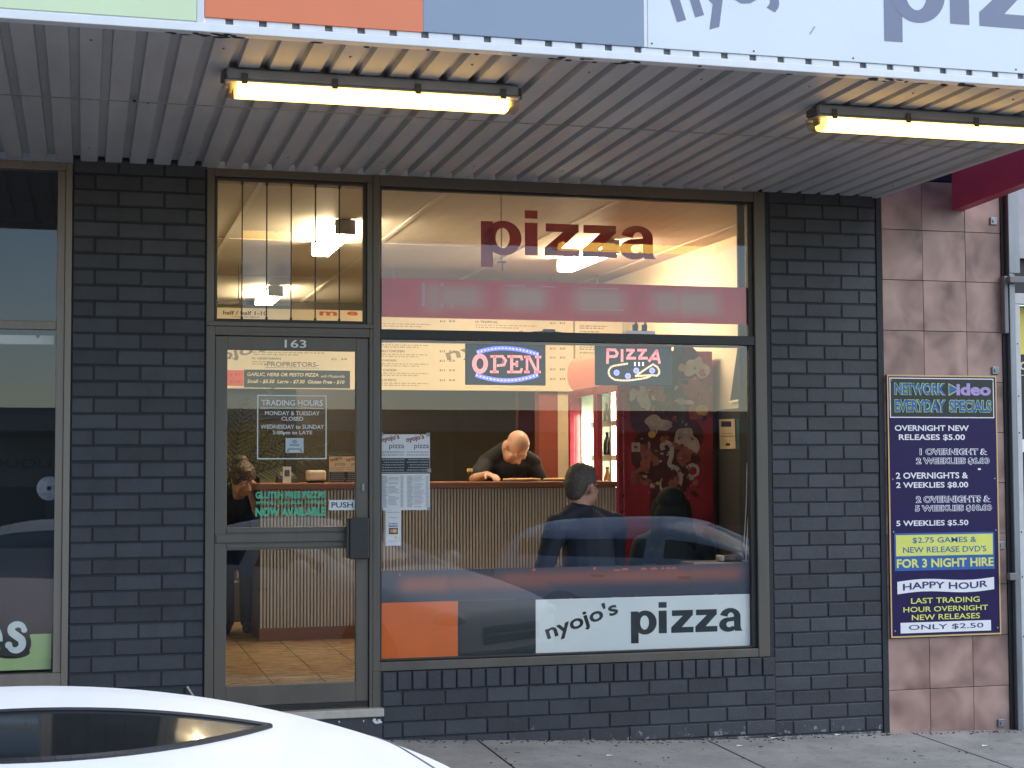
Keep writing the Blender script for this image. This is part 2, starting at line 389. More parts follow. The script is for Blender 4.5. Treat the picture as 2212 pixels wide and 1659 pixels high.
# ------------------------------------------------------------------ setting: ground
def pave_z(x, y):      # pavement falls to the right and a little to the kerb
    pts = [(-8, .10), (0, -.03), (1.6, -.085), (3.4, -.178), (4.75, -.200), (5.5, -.216), (12, -.34)]
    for (a, b), (c, d) in zip(pts[:-1], pts[1:]):
        if x <= c: break
    return b + (d - b) * (x - a) / (c - a) + .016 * min(0, y + .0)
KERB_Y = -3.15
def sheet(mb, xs, ys, zf, drop=0):
    n = len(xs)
    vs = [(x, y, zf(x, y)) for y in ys for x in xs]
    mb.add(vs, [(j * n + i, j * n + i + 1, (j + 1) * n + i + 1, (j + 1) * n + i) for j in range(len(ys) - 1) for i in range(n - 1)])
mb = MB(); xe = [-8.0, -6.03, -4.67, -3.31, -1.95, -.59, .77, 2.15, 3.53, 4.87, 6.22, 7.6, 9, 12]
for a, b in zip(xe[:-1], xe[1:]):
    for c, d in ((-.0, -1.52), (-1.53, KERB_Y + .15)):
        xs = [a + .006 + (b - a - .012) * i / 4 for i in range(5)]; ys = [d + .004, (c + d) / 2, c]
        sheet(mb, xs, ys, pave_z)
        # turned-down edges of the slab
        for i in range(4):
            for yy in (ys[0],):
                p, q = xs[i], xs[i + 1]; mb.quad((p, yy, pave_z(p, yy) - .02), (q, yy, pave_z(q, yy) - .02), (q, yy, pave_z(q, yy)), (p, yy, pave_z(p, yy)))
tag(obj('pavement', mb, m_conc), kind='structure')
mb = MB(); sheet(mb, [-8, 0, 1.6, 3.4, 4.75, 5.5, 12], [KERB_Y + .15, -1.5, .35], lambda x, y: pave_z(x, y) - .014)
tag(obj('pavement_joints', mb, m_grime), kind='structure')
mb = MB()
kx = [-8 + i * 1.25 for i in range(17)]
for a, b in zip(kx[:-1], kx[1:]):
    za, zb = pave_z(a, KERB_Y), pave_z(b, KERB_Y)
    v = [(x, y, z + o) for (x, z) in ((a + .004, za), (b - .004, zb)) for (y, o) in ((KERB_Y + .148, 0), (KERB_Y + .02, 0), (KERB_Y, -.02), (KERB_Y, -.2))]
    mb.add(v, [(0, 1, 5, 4), (1, 2, 6, 5), (2, 3, 7, 6)])
tag(obj('kerb', mb, m_kerb), kind='structure')
def road_z(x, y): return -.430 - .015 * max(min(x, 12), -12) + .012 * max(y - KERB_Y, -14)
mb = MB(); sheet(mb, [-300, -40, -12, -8, 0, 6, 12, 40, 300], [-300, -60, -34, -17, -9, KERB_Y + .01, 60, 300], road_z)
tag(obj('road', mb, m_asph), kind='structure')

# ------------------------------------------------------------------ brickwork
def bricks(mb, x0, x1, z0, z1, yf, ph, zl=2.49, course=.0862, per=.2425, depth=.012, gap=.0085):
    """stretcher bond; ph = x of a vertical joint in the course whose top is at zl"""
    k0 = math.floor((z0 - zl) / course); k1 = math.ceil((z1 - zl) / course)
    for k in range(k0, k1):
        a, b = zl + k * course, zl + (k + 1) * course
        a, b = max(a, z0), min(b, z1)
        if b - a < .02: continue
        off = ph + (per / 2 if k % 2 == 0 else 0)
        i = math.floor((x0 - off) / per)
        while off + i * per < x1:
            c, d = max(off + i * per, x0), min(off + (i + 1) * per, x1); i += 1
            if d - c < .02: continue
            brick(mb, c, d, a, b, yf, depth, gap)
def brick(mb, c, d, a, b, yf, depth, gap):
    j = random.uniform(-.0012, .0012); t = random.uniform(-.0012, .0012)
    c, d, a, b = c + gap / 2, d - gap / 2, a + gap / 2 + t, b - gap / 2 + t
    e = .004; y1 = yf + depth; y0 = yf + j
    v = [(c, y1, a), (d, y1, a), (d, y1, b), (c, y1, b), (c, y0 + e, a), (d, y0 + e, a), (d, y0 + e, b), (c, y0 + e, b),
         (c + e, y0, a + e), (d - e, y0, a + e), (d - e, y0, b - e), (c + e, y0, b - e)]
    mb.add(v, [(0, 1, 5, 4), (1, 2, 6, 5), (2, 3, 7, 6), (3, 0, 4, 7), (4, 5, 9, 8), (5, 6, 10, 9), (6, 7, 11, 10), (7, 4, 8, 11), (8, 9, 10, 11)])

shop = thing('pizza_shop', 'dark brick pizza shop with lit window and glass door under ribbed awning', 'shop', (2.3, 0, 0))
CAN_Z = lambda y: 3.0716 - .0116 * y
mb = MB(); bricks(mb, -.072, .634, -.12, 3.09, 0, .044)
p = obj('brick_pier', mb, m_brick, shop)
mb = MB(); mb.box(-.072, .634, .0058, .40, -.25, 3.12); obj('mortar_bed', mb, m_mortar, p)
mb = MB(); bricks(mb, 3.975, 4.690, -.24, 3.09, 0, 4.093, per=.2375)
p = obj('brick_pier', mb, m_brick, shop)
mb = MB(); mb.box(3.946, 4.722, .0058, .40, -.30, 3.12); mb.box(4.690, 4.724, -.004, .0085, -.30, 3.09); mb.box(3.946, 3.975, .002, .0085, .24, 3.09); obj('mortar_bed', mb, m_mortar, p)
# wall under the window, with a soldier course for a sill
mb = MB(); mb.smooth = False
bricks(mb, 1.606, 3.972, -.24, .178, -.022, 1.72, zl=.178)
n = 28; wv = (3.972 - 1.606) / n
for i in range(n): brick(mb, 1.606 + i * wv, 1.606 + (i + 1) * wv, .178, .288, -.026, .016, .009)
p = obj('sill_wall', mb, m_brick, shop)
mb = MB(); mb.box(1.600, 3.976, -.0155, .30, -.30, .284); obj('mortar_bed', mb, m_mortar, p)

# ------------------------------------------------------------------ shop window and frames
def frame(mb, x0, x1, z0, z1, w, y0, y1, wl=None, wr=None, wb=None, wt=None):
    wl, wr, wb, wt = (w if q is None else q for q in (wl, wr, wb, wt))
    mb.box(x0, x0 + wl, y0, y1, z0, z1, .003); mb.box(x1 - wr, x1, y0, y1, z0, z1, .003)
    mb.box(x0 + wl + .0004, x1 - wr - .0004, y0 + .002, y1 - .002, z0, z0 + wb, .003); mb.box(x0 + wl + .0004, x1 - wr - .0004, y0 + .002, y1 - .002, z1 - wt, z1, .003)
win_parts = MB()
mb = MB(); frame(mb, 1.556, 3.945, .288, 3.068, .05, -.012, .075, wl=.040, wr=.072, wb=.050, wt=.062)
win = obj('shop_window', mb, m_bronze, shop)
mb = MB(); frame(mb, 1.598, 3.871, .340, 3.004, .012, .012, .06, wr=.030); obj('glazing_bead', mb, m_bronze_d, win)
mb = MB(); mb.box(1.597, 3.872, -.006, .07, 2.141, 2.196, .003); obj('transom_rail', mb, m_bronze_d, win)
mb = MB(); mb.box(1.605, 3.846, .030, .034, .348, 2.150); obj('window_pane', mb, m_glass, win)
mb = MB(); mb.box(1.605, 3.846, .030, .034, 2.188, 2.998); obj('window_pane', mb, m_glass, win)
mb = MB(); mb.box(1.60, 3.85, .062, .074, 2.128, 2.140); mb.box(1.6, 3.85, .062, .30, .300, .338); obj('inner_ledge', mb, m_silverf, win)
YV = .0385      # vinyl sits on the inside face of the glass
# red strip, lettering smeared
rb = [(1.86, 1.98, 2.315, 2.47, .8), (1.93, 2.20, 2.33, 2.455, .9), (2.34, 2.58, 2.33, 2.46, 1), (2.76, 3.06, 2.33, 2.455, .95), (3.24, 3.44, 2.33, 2.455, .9), (3.38, 3.66, 2.325, 2.46, .95)]
m_rband = BLUR('red strip with smeared lettering', (.54, .026, .024), (.46, .30, .28), rb, .07, .95)
mb = MB(); mb.xz(1.606, 3.846, 2.268, 2.492, YV); flat('red_band', mb, m_rband, win)
m_rink = M('pale red lettering remnant', (.50, .28, .28), .5)
mb = MB()
for a, b, c, d in ((1.848, 1.862, 2.335, 2.470), (1.955, 1.972, 2.452, 2.47), (1.955, 1.972, 2.333, 2.352), (2.012, 2.03, 2.333, 2.350), (2.335, 2.46, 2.462, 2.468), (2.545, 2.64, 2.462, 2.468), (2.78, 3.03, 2.460, 2.465), (2.79, 3.06, 2.335, 2.341)): mb.xz(a, b, c, d, YV - .0006)
flat('strip_lettering', mb, m_rink, win)
mb = MB(); heavy_word(mb, 'pizza', 2.193, 3.270, 2.646, 2.836, YV)
flat('window_lettering', mb, m_vinyl_r, win)
# slate strip, lettering smeared
bb = [(1.72, 2.02, .72, .80, .9), (1.98, 2.62, .725, .80, .7), (2.3, 3.1, .745, .815, .8), (2.95, 3.48, .745, .815, .9), (3.42, 3.79, .745, .82, .75)]
m_bband = BLUR('slate strip with smeared orange lettering', (.038, .044, .062), (.32, .105, .055), bb, .06, .95, thru=.08)
mb = MB(); mb.xz(1.606, 3.846, .662, .840, YV); flat('slate_strip', mb, m_bband, win)
mb = MB()
for a, b in ((2.492, 2.512), (2.86, 2.875)): mb.xz(a, b, .822, .836, YV - .0006)
for cx, w in ((3.055, .022), (3.17, .02), (3.235, .022), (3.29, .010), (3.325, .016), (3.36, .016)):
    pts = arc(cx, .815, w, .012, 0, 180, 8); mb.poly([(q[0], YV - .0006, q[1]) for q in pts])
mb.xz(2.985, 3.022, .812, .820, YV - .0006); mb.xz(1.712, 1.722, .812, .822, YV - .0006)
flat('strip_lettering', mb, M('orange lettering remnant', (.55, .13, .06), .5), win)
mb = MB(); mb.xz(1.606, 2.051, .349, .6615, YV); flat('orange_panel', mb, m_vinyl_o, win)
mb = MB(); mb.xz(2.0515, 2.510, .349, .6615, YV); flat('black_panel', mb, m_vinyl_k, win)
mb = MB(); mb.xz(2.5105, 3.838, .349, .6575, YV - .0006); flat('white_panel', mb, m_vinyl_w, win)
mb = MB(); heavy_word(mb, 'pizza', 3.088, 3.794, .441, .573, YV - .0014)
text(mb, "nyojo's", 2.581, 3.035, .400, .517, YV - .0014, bold=.022, rot=R(17.5), piv=(2.581, .43))
flat('panel_lettering', mb, m_vinyl_k, win)

# louvre light over the door
mb = MB(); frame(mb, .636, 1.5556, 2.196, 3.066, .04, -.010, .075, wl=.042, wr=.0, wb=.0, wt=.044); mb.box(.645, 1.556, -.014, .075, 2.196, 2.222, .003); mb.box(1.5225, 1.5556, -.008, .075, 2.222, 3.022, .003)
lou = obj('louvre_window', mb, m_bronze, shop)
mb = MB(); frame(mb, .679, 1.5222, 2.2225, 3.021, .016, .005, .055); obj('louvre_channel', mb, m_bronze_d, lou)
xs = [.6955 + i * (1.506 - .6955) / 6 for i in range(7)]
for i in range(6):
    a, b = xs[i], xs[i + 1]
    mb = MB()
    v = [(a + .001, .030, 2.240), (b - .001, .022, 2.240), (b - .001, .022, 3.004), (a + .001, .030, 3.004)]
    mb.add(v, [(0, 1, 2, 3)]); g = obj('louvre_blade', mb, m_lglass, lou)
mb = MB()
for i in range(1, 6): mb.box(xs[i] - .003, xs[i] + .003, .020, .034, 2.239, 3.004); mb.box(xs[i] - .006, xs[i] + .006, .016, .036, 2.985, 3.005); mb.box(xs[i] - .006, xs[i] + .006, .016, .036, 2.239, 2.252)
obj('blade_clip', mb, m_bronze_d, lou)

# door
mb = MB(); mb.box(.636, .683, -.010, .075, .02, 2.1955, .003); mb.box(1.5362, 1.5556, -.010, .075, .02, 2.1955, .003); mb.box(.6834, 1.536, -.008, .075, 2.146, 2.1955, .003); mb.box(.70, 1.52, -.013, -.0075, 2.165, 2.178)
obj('door_frame', mb, m_bronze, shop)
mb = MB(); mb.box(1.5563, 1.6, -.0125, -.0118, .03, .288); mb.box(1.536, 1.556, -.0095, .03, .02, .03); obj('mullion_foot', mb, m_bronze, shop)
DY0, DY1 = .004, .050
mb = MB(); mb.box(.686, .7525, DY0, DY1, .128, 2.142, .003); mb.box(1.463, 1.533, DY0, DY1, .128, 2.142, .003)
mb.box(.7529, 1.4626, DY0 + .001, DY1 - .001, 2.069, 2.142, .002); mb.box(.7529, 1.4626, DY0 + .001, DY1 - .001, .128, .236, .002)
mb.box(.7529, 1.4626, DY0 + .001, DY1 - .001, .972, 1.094, .002)
door = obj('glass_door', mb, m_bronze, shop)
mb = MB(); mb.box(.695, 1.525, -.006, .0035, 1.012, 1.058, .004); mb.box(.7529, 1.4626, -.002, .0045, .982, 1.002, .003); mb.box(.7529, 1.4626, -.002, .0045, 1.066, 1.086, .003); obj('push_bar', mb, m_bronze, door)
mb = MB(); mb.box(1.418, 1.527, -.062, -.040, .914, 1.142, .006); mb.box(1.400, 1.4175, -.055, -.042, .92, 1.137, .003); mb.box(1.44, 1.50, -.041, .003, .95, .99); mb.box(1.44, 1.50, -.041, .003, 1.07, 1.11); obj('pull_handle', mb, m_bronze_d, door)
mb = MB(); mb.box(1.493, 1.509, -.004, .0038, 1.286, 1.330, .004); mb.tube((1.501, -.010, 1.300), (1.501, -.003, 1.300), .006, n=12); obj('lock_cylinder', mb, m_galv, door)
mb = MB(); mb.box(.69, 1.53, .002, .048, .100, .1275); obj('brush_seal', mb, m_black, door)
mb = MB(); mb.box(.750, 1.465, .026, .030, 1.090, 2.072); obj('door_pane', mb, m_glass, door)
mb = MB(); mb.box(.750, 1.465, .026, .030, .232, .976); obj('door_pane', mb, m_glass, door)
mb = MB(); text(mb, '163', 1.064, 1.184, 2.083, 2.128, DY0 - .001, bold=.012); flat('door_number', mb, M('pale grey vinyl', (.75, .76, .75), .5), door)
YD = .0245
m_hours = M('pale grey frosted lettering', (.62, .67, .67), .5, var=.04)
mb = MB(); a, b, c, d = .917, 1.301, 1.467, 1.822
for q in ((a, b, c, c + .006), (a, b, d - .006, d), (a, a + .006, c + .006, d - .006), (b - .006, b, c + .006, d - .006)): mb.xz(*q, YD)
text(mb, 'TRADING HOURS', .940, 1.279, 1.763, 1.795, YD, bold=.020); mb.xz(.935, 1.283, 1.748, 1.7515, YD)
text(mb, 'MONDAY & TUESDAY', .960, 1.262, 1.710, 1.733, YD, bold=.012); text(mb, 'CLOSED', 1.050, 1.171, 1.680, 1.702, YD, bold=.012)
text(mb, 'WEDNESDAY to SUNDAY', .936, 1.287, 1.635, 1.658, YD, bold=.012); text(mb, '5:00pm to LATE', 1.003, 1.221, 1.598, 1.6245, YD, bold=.012)
flat('trading_hours_lettering', mb, m_hours, door)
mb = MB(); text(mb, '-PROPRIETORS-', .955, 1.255, 1.979, 2.006, YD, bold=.010); mb.xz(.960, 1.255, 1.972, 1.974, YD)
flat('proprietors_lettering', mb, M('slate lettering', (.20, .22, .24), .5), door)
mb = MB(); text(mb, 'GLUTEN FREE PIZZAS', .910, 1.298, 1.251, 1.289, YD, bold=.040); text(mb, 'WITH ALL OUR USUAL TOPPINGS', .910, 1.298, 1.219, 1.238, YD, bold=.034); text(mb, 'NOW AVAILABLE', .910, 1.298, 1.152, 1.203, YD, bold=.045)
flat('gluten_free_lettering', mb, M('sea green vinyl lettering', (.05, .42, .25), .5, var=.05), door)
mb = MB(); mb.xz(1.316, 1.461, 1.183, 1.240, YD); flat('push_sticker', mb, M('pale blue white sticker', (.58, .64, .66), .45), door)
mb = MB(); text(mb, 'PUSH', 1.329, 1.449, 1.197, 1.228, YD - .0008, bold=.012); flat('push_lettering', mb, m_vinyl_k, door)
mb = MB(); x0, z0 = at(618, 978); x1, z1 = at(657, 946); mb.xz(x0, x1, z0, z1, YD - .0008); st = flat('member_sticker', mb, M('pale blue sticker', (.42, .50, .54), .45), door)
mb = MB(); cx = (x0 + x1) / 2
strip(mb, arc(cx, z1 - .026, .014, .014, 0, 180), arc(cx, z1 - .026, .009, .009, 0, 180), lambda p, y: (p[0], y, p[1]), YD - .0016); strip(mb, arc(cx, z1 - .026, .006, .006, 0, 360), arc(cx, z1 - .026, .003, .003, 0, 360), lambda p, y: (p[0], y, p[1]), YD - .0016)
for k, (w, zz) in enumerate(((.026, .036), (.036, .058))): mb.xz(cx - w, cx + w, z1 - zz - .006, z1 - zz, YD - .0016)
mb.xz(x0 + .008, x0 + .018, z0 + .006, z0 + .016, YD - .0016); mb.xz(x1 - .018, x1 - .008, z0 + .006, z0 + .016, YD - .0016)
flat('sticker_print', mb, M('dusty blue print', (.10, .14, .19), .5), door)
# doorstep
mb = MB(); mb.box(.636, 1.612, -.055, .30, .046, .092, .006); stp = obj('door_step', mb, M('worn pale stone sill', (.40, .38, .33), .6, var=.2, scale=14, stretch=(1, 6, 1)), shop)
mb = MB(); mb.box(.634, 1.604, -.040, .30, -.25, .0455); obj('step_riser', mb, m_brick, stp)
mb = MB()
for i in range(9):
    x, z = 1.545 + random.uniform(0, .05), .020 + random.uniform(-.012, .012); mb.ell((x, -.041, z), (.009, .002, .006), n=8)
for i in range(7): mb.ell((1.30 + random.uniform(0, .3), -.0405, random.uniform(-.06, .03)), (.004, .001, .006), n=6)
obj('paint_chip', mb, M('chipped white paint', (.62, .64, .64), .7), stp)

# ------------------------------------------------------------------ interior shell
ROOM_X0, ROOM_X1, CEIL, BACK, FLZ = .28, 4.86, 3.20, 8.20, .150
mb = MB(); mb.box(ROOM_X0 + .006, ROOM_X1 - .006, .10, BACK - .006, FLZ - .05, FLZ - .004); fl = obj('tiled_floor', mb, m_grout2, shop)
mb = MB()
tx = [.466 + i * .310 for i in range(15)]; ty = [.31 + i * .62 for i in range(13)]
for a in tx[:-1]:
    for b, c in zip([.10] + ty[:-1], ty):
        if a + .305 < ROOM_X1 and c - b > .05: mb.box(a + .0045, a + .3055, b + .003, c - .003, FLZ - .012, FLZ, .0015)
obj('floor_tile', mb, m_floor, fl)
mb = MB(); mb.box(ROOM_X0, ROOM_X1, .082, BACK, CEIL, CEIL + .05); mb.box(ROOM_X0, ROOM_X1, .082, .10, 3.071, CEIL); ce = obj('shop_ceiling', mb, m_ceil, shop)
mb = MB()
for x in (1.05, 2.25, 3.45, 4.65): mb.box(x - .018, x + .018, .11, BACK - .01, CEIL - .006, CEIL - .0005)
for y in (1.2, 3.6, 6.0): mb.box(ROOM_X0 + .01, ROOM_X1 - .01, y - .014, y + .014, CEIL - .0045, CEIL - .0008)
obj('cover_strip', mb, M('cream ceiling strip', (.68, .62, .54), .6), ce)
mb = MB(); mb.box(ROOM_X0 - .02, ROOM_X1 + .02, BACK, BACK + .1, 0, 3.4); obj('back_wall', mb, m_brown, shop)
mb = MB(); mb.box(ROOM_X0 - .1, ROOM_X0, .40, BACK, 0, 3.3); obj('side_wall', mb, m_green_wall, shop)
mb = MB(); mb.box(ROOM_X1, ROOM_X1 + .1, .40, BACK, 0, 3.3); rw = obj('side_wall', mb, m_cream, shop)
mb = MB(); mb.box(ROOM_X1 - .012, ROOM_X1 - .001, .45, 2.96, FLZ, 1.86); obj('dado_panel', mb, M('charcoal dado paint', (.045, .047, .05), .55), rw)
mb = MB(); mb.box(ROOM_X1 - .016, ROOM_X1 - .0125, .6, 2.45, .95, 1.16); obj('beige_rail', mb, m_cream, rw)
mb = MB(); mb.box(3.946, 4.86, .401, .42, FLZ, 3.2); mb.box(.28, .636, .401, .42, FLZ, 3.2); obj('front_return', mb, m_bronze_d, shop)
mb = MB(); mb.box(-7, 8, .45, 9, 3.6, 3.75); mb.box(-7, 8, .41, .45, 3.12, 5.2); obj('upper_wall', mb, m_mortar, shop)
# partitions seen past the counter
x0, _ = at(1165, 950, 5.25); x1, _ = at(1205, 950, 5.25); x2, _ = at(1262, 950, 5.25); x3, _ = at(1120, 950, 6.4); x4, _ = at(1172, 950, 6.4)
mb = MB(); mb.box(x0, x1, 5.25, 5.40, FLZ, 2.6); obj('orange_partition', mb, m_orange_wall, shop)
mb = MB(); mb.box(x1 + .001, x2, 5.248, 5.40, FLZ, 2.6); obj('cream_partition', mb, m_cream, shop)
mb = MB(); mb.box(x3, x4, 6.4, 6.5, FLZ, 2.9); obj('maroon_partition', mb, m_dred, shop)
a, _ = at(617, 950, 5.3); b, _ = at(640, 950, 5.3); c, _ = at(480, 950, 6.2); d, _ = at(622, 950, 6.2)
mb = MB(); mb.box(a, b, 5.3, 5.40, FLZ, 2.6); obj('dark_doorpost', mb, m_navy, shop)
mb = MB(); mb.box(c - .8, d, 6.2, 6.3, FLZ, 2.95); obj('sage_partition', mb, m_green_wall, shop)
a, z0 = at(470, 906, 5.29); b, z1 = at(618, 842, 5.29)
mb = MB(); mb.box(a - .5, b - .004, 5.29, 5.36, z0, z1 + .1); obj('navy_pelmet', mb, m_navy, shop)
# window ledge inside
mb = MB(); mb.box(3.50, 3.94, .08, .30, .825, .845, .004); obj('window_ledge', mb, m_silverf, shop)

# ------------------------------------------------------------------ awning
CY = -2.605      # street edge of the ribbed soffit
can = thing('awning', 'ribbed white steel awning over the footpath above the pizza shop', 'awning', (0, -1.3, 3.1))
mb = MB()
PITCH_R = .128; kx0 = -8.0; prof = []
x = -.054 + PITCH_R * math.ceil((kx0 + .054) / PITCH_R)
while x < 4.66:
    prof += [(x - .0215, 0), (x - .0175, .030), (x + .0175, .030), (x + .0215, 0)]; x += PITCH_R
prof = [(kx0, 0)] + prof + [(4.665, 0)]
def can_row(y): return [(a, y, CAN_Z(y) + b) for a, b in prof]
y_lap = -1.42
for ya, yb, dz in ((.0, y_lap, 0), (y_lap - .0, CY, 0)):
    r0, r1 = can_row(ya), can_row(yb); n = len(r0)
    mb.add(r0 + r1, [(i, i + 1, n + i + 1, n + i) for i in range(n - 1)])
sof = obj('ribbed_soffit', mb, m_soffit, can)
mb = MB(); mb.box(kx0, 4.72, CY + .01, .0, 3.19, 3.24); obj('roof_sheet', mb, m_galv, can)
mb = MB(); mb.box(4.666, 4.705, CY, -.002, 3.062, 3.20, .004); obj('end_flashing', mb, m_soffit, can)
# gutter lip with the rib ends showing as notches
mb = MB(); zl = CAN_Z(CY); mb.box(kx0, 4.75, CY - .055, CY - .0005, zl - .012, zl + .004, .003); mb.box(kx0, 4.75, CY - .062, CY - .0555, zl - .013, zl + .021, .003)
lip = obj('gutter_lip', mb, m_lip, can)
mb = MB(); x = .428
k = math.ceil((.45 + .054) / PITCH_R)
while -.054 + PITCH_R * k < 4.7:
    xc = -.054 + PITCH_R * k; mb.box(xc - .0495, xc + .0495, CY - .054, CY - .042, zl + .021, zl + .046, .003); k += 1
mb.box(kx0, .43, CY - .056, CY - .042, zl + .021, zl + .040, .003)
obj('rib_end', mb, m_lip, can)
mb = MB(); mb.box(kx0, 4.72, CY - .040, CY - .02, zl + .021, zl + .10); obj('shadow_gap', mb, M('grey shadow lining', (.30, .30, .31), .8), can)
# dirt and cobwebs along the lip
mb = MB(); rng = random.Random(3)
for _ in range(60):
    x = rng.choice([rng.uniform(-.3, 4.6), rng.gauss(2.0, .15), rng.gauss(.42, .08), rng.gauss(3.45, .2)])
    mb.ell((x, CY + rng.uniform(-.04, .012), zl - .012), (rng.uniform(.008, .030), rng.uniform(.004, .016), .003), n=8)
for (a, b) in ((355, 240), (345, 238)):
    mb.ell((*[0, 0], 0), (.0001, .0001, .0001), n=6)
mb.ell((.205, -1.42, CAN_Z(-1.42) + .002), (.009, .016, .006), n=8); mb.ell((.265, -1.40, CAN_Z(-1.4)), (.006, .009, .003), n=8)
obj('grime_patch', mb, m_grime, can)
mb = MB(); k = -60
while k < 37:
    for y in (-.35, -1.42, -2.40):
        xx = -.054 + PITCH_R * (k + .5); mb.ell((xx, y, CAN_Z(y) - .001), (.006, .006, .004), n=8)
    k += 4
obj('rivet', mb, M('dull rivet', (.20, .20, .20), .6), can)
mb = MB(); mb.box(kx0, 4.66, y_lap - .004, y_lap + .004, CAN_Z(y_lap) - .0035, CAN_Z(y_lap) - .0005); obj('lap_joint', mb, M('dusty lap joint', (.30, .30, .30), .7), can)

# ------------------------------------------------------------------ fascia sign panels (each a sheet fixed to the awning edge)
FY = CY - .060
m_pan = lambda n, c: M(n, c, .42, var=.035, scale=2.5)
def panel(name, label, x0, x1, z0, z1, mat, th=.012):
    mb = MB(); mb.box(x0, x1, FY, FY + th, z0, z1, .0015); return tag(obj(name, mb, mat), label, 'sign panel', 'fascia panels along the awning edge')
panel('sign_panel', 'pale green fascia panel at the left end of the awning edge', -6, .398, 3.128, 4.4, m_pan('pale green sign paint', (.66, .78, .50)))
o = panel('sign_panel', 'narrow white joint strip between the green and orange fascia panels', .3995, .427, 3.110, 4.4, m_pan('white strip paint', (.70, .72, .74)))
panel('sign_panel', 'plain orange fascia panel above the left fluorescent lamp', .4285, 1.281, 3.146, 4.4, m_pan('orange sign paint', (.78, .22, .095)))
panel('sign_panel', 'plain slate blue fascia panel between the orange and white panels', 1.2815, 2.212, 3.148, 4.4, m_pan('slate sign paint', (.26, .32, .41)))
wp = panel('sign_panel', 'white fascia panel with large grey shop lettering', 2.2275, 6.2, 3.148, 4.6, m_pan('white sign paint', (.72, .78, .80)))
mb = MB(); mb.box(2.2125, 2.2270, FY + .002, FY + .012, 3.150, 4.4); obj('edge_trim', mb, m_lip, wp)
m_slate = M('slate lettering vinyl', (.185, .215, .31), .5, var=.05)
mb = MB(); heavy_word(mb, 'pizza', 3.309, 4.62, 3.346, 3.592, FY - .001, dy=-.0005)
text(mb, "nyojo's", 2.355, 3.17, 3.195, 3.475, FY - .001, bold=.026, rot=R(18), piv=(2.355, 3.27))
flat('sign_lettering', mb, m_slate, wp)
mb = MB(); mb.add([(2.955, FY - .001, 3.252), (2.962, FY - .001, 3.252), (2.985, FY - .001, 3.286), (2.979, FY - .001, 3.290)], [(0, 1, 2, 3)])
flat('scuff_mark', mb, M('grey scuff', (.42, .44, .43), .7), wp)
mb = MB()
for (a, b) in ((2.245, 3.165), (2.70, 3.163), (3.16, 3.163), (3.95, 3.163), (4.03, 3.163)): mb.ell((a, FY - .001, b), (.004, .002, .004), n=8)
obj('screw_head', mb, m_grime, wp)

# ------------------------------------------------------------------ weatherproof fluorescent lamps under the awning
m_hous = M('grey lamp housing', (.36, .355, .33), .5, var=.1); m_clip = M('dark lamp clip', (.10, .09, .075), .5)
m_diff = EM('lit amber diffuser', (1.0, .55, .095), 4.8)
m_lens = GLASS('clear amber lens end', (.93, .84, .66), 1.5, .1)
def wet_lamp(x0, x1, label):
    y0, y1 = -2.135, -2.000; zc = CAN_Z(-2.07); L = thing('fluorescent_lamp', label, 'lamp', ((x0 + x1) / 2, -2.07, zc), 'fluorescent lamps under the awning')
    mb = MB(); mb.box(x0 + .012, x1 - .012, y0, y1, zc - .052, zc - .004, .010); mb.box(x0 + .004, x1 - .004, y0 - .006, y1 + .006, zc - .062, zc - .053, .004); obj('housing', mb, m_hous, L)
    def trough(a, b, r=.052, inset=.0, n=10):
        m = MB(); ym = (y0 + y1) / 2; hw = .064 - inset; pr = []
        for i in range(n + 1):
            t = math.pi * i / n; pr.append((ym - hw * math.copysign(abs(math.cos(t)) ** .55, math.cos(t)), zc - .062 - (r - inset) * math.sin(t) ** .7))
        v = [(a, p[0], p[1]) for p in pr] + [(b, p[0], p[1]) for p in pr]; k = n + 1
        m.add(v, [(i, i + 1, k + i + 1, k + i) for i in range(n)] + [list(range(k))[::-1], list(range(k, 2 * k))]); return m
    obj('diffuser', trough(x0 + .052, x1 - .052), m_diff, L)
    for a, b in ((x0 + .008, x0 + .0515), (x1 - .0515, x1 - .008)): obj('lens_end', trough(a, b), m_lens, L)
    mb = MB()
    for a in (x0 + .030, x1 - .030): mb.box(a - .007, a + .007, (y0 + y1) / 2 - .03, (y0 + y1) / 2 + .03, zc - .092, zc - .064, .003)
    obj('tube_holder', mb, m_hous, L)
    mb = MB()
    for q in (.065, .36, .64, .935):
        a = x0 + (x1 - x0) * q; mb.box(a - .013, a + .013, y0 - .011, y0 - .0062, zc - .072, zc - .028, .002); mb.box(a - .013, a + .013, y1 + .0062, y1 + .011, zc - .072, zc - .028, .002)
    obj('clip', mb, m_clip, L)
    mb = MB(); mb.box(x0 - .008, x0 + .0115, y0 + .03, y1 - .03, zc - .050, zc - .016, .004); mb.box(x1 - .0115, x1 + .012, y0 + .03, y1 - .03, zc - .060, zc - .010, .005); obj('end_cap', mb, m_clip, L)
    return L
lamp = wet_lamp(.548, 1.833, 'lit yellow fluorescent lamp under the orange fascia panel')
dup(lamp, (lamp.location.x + 2.703, lamp.location.y, lamp.location.z), 'lit yellow fluorescent lamp under the white lettered panel')
dup(lamp, (lamp.location.x - 2.703, lamp.location.y, lamp.location.z), 'lit yellow fluorescent lamp under the pale green panel, showing only in reflections')

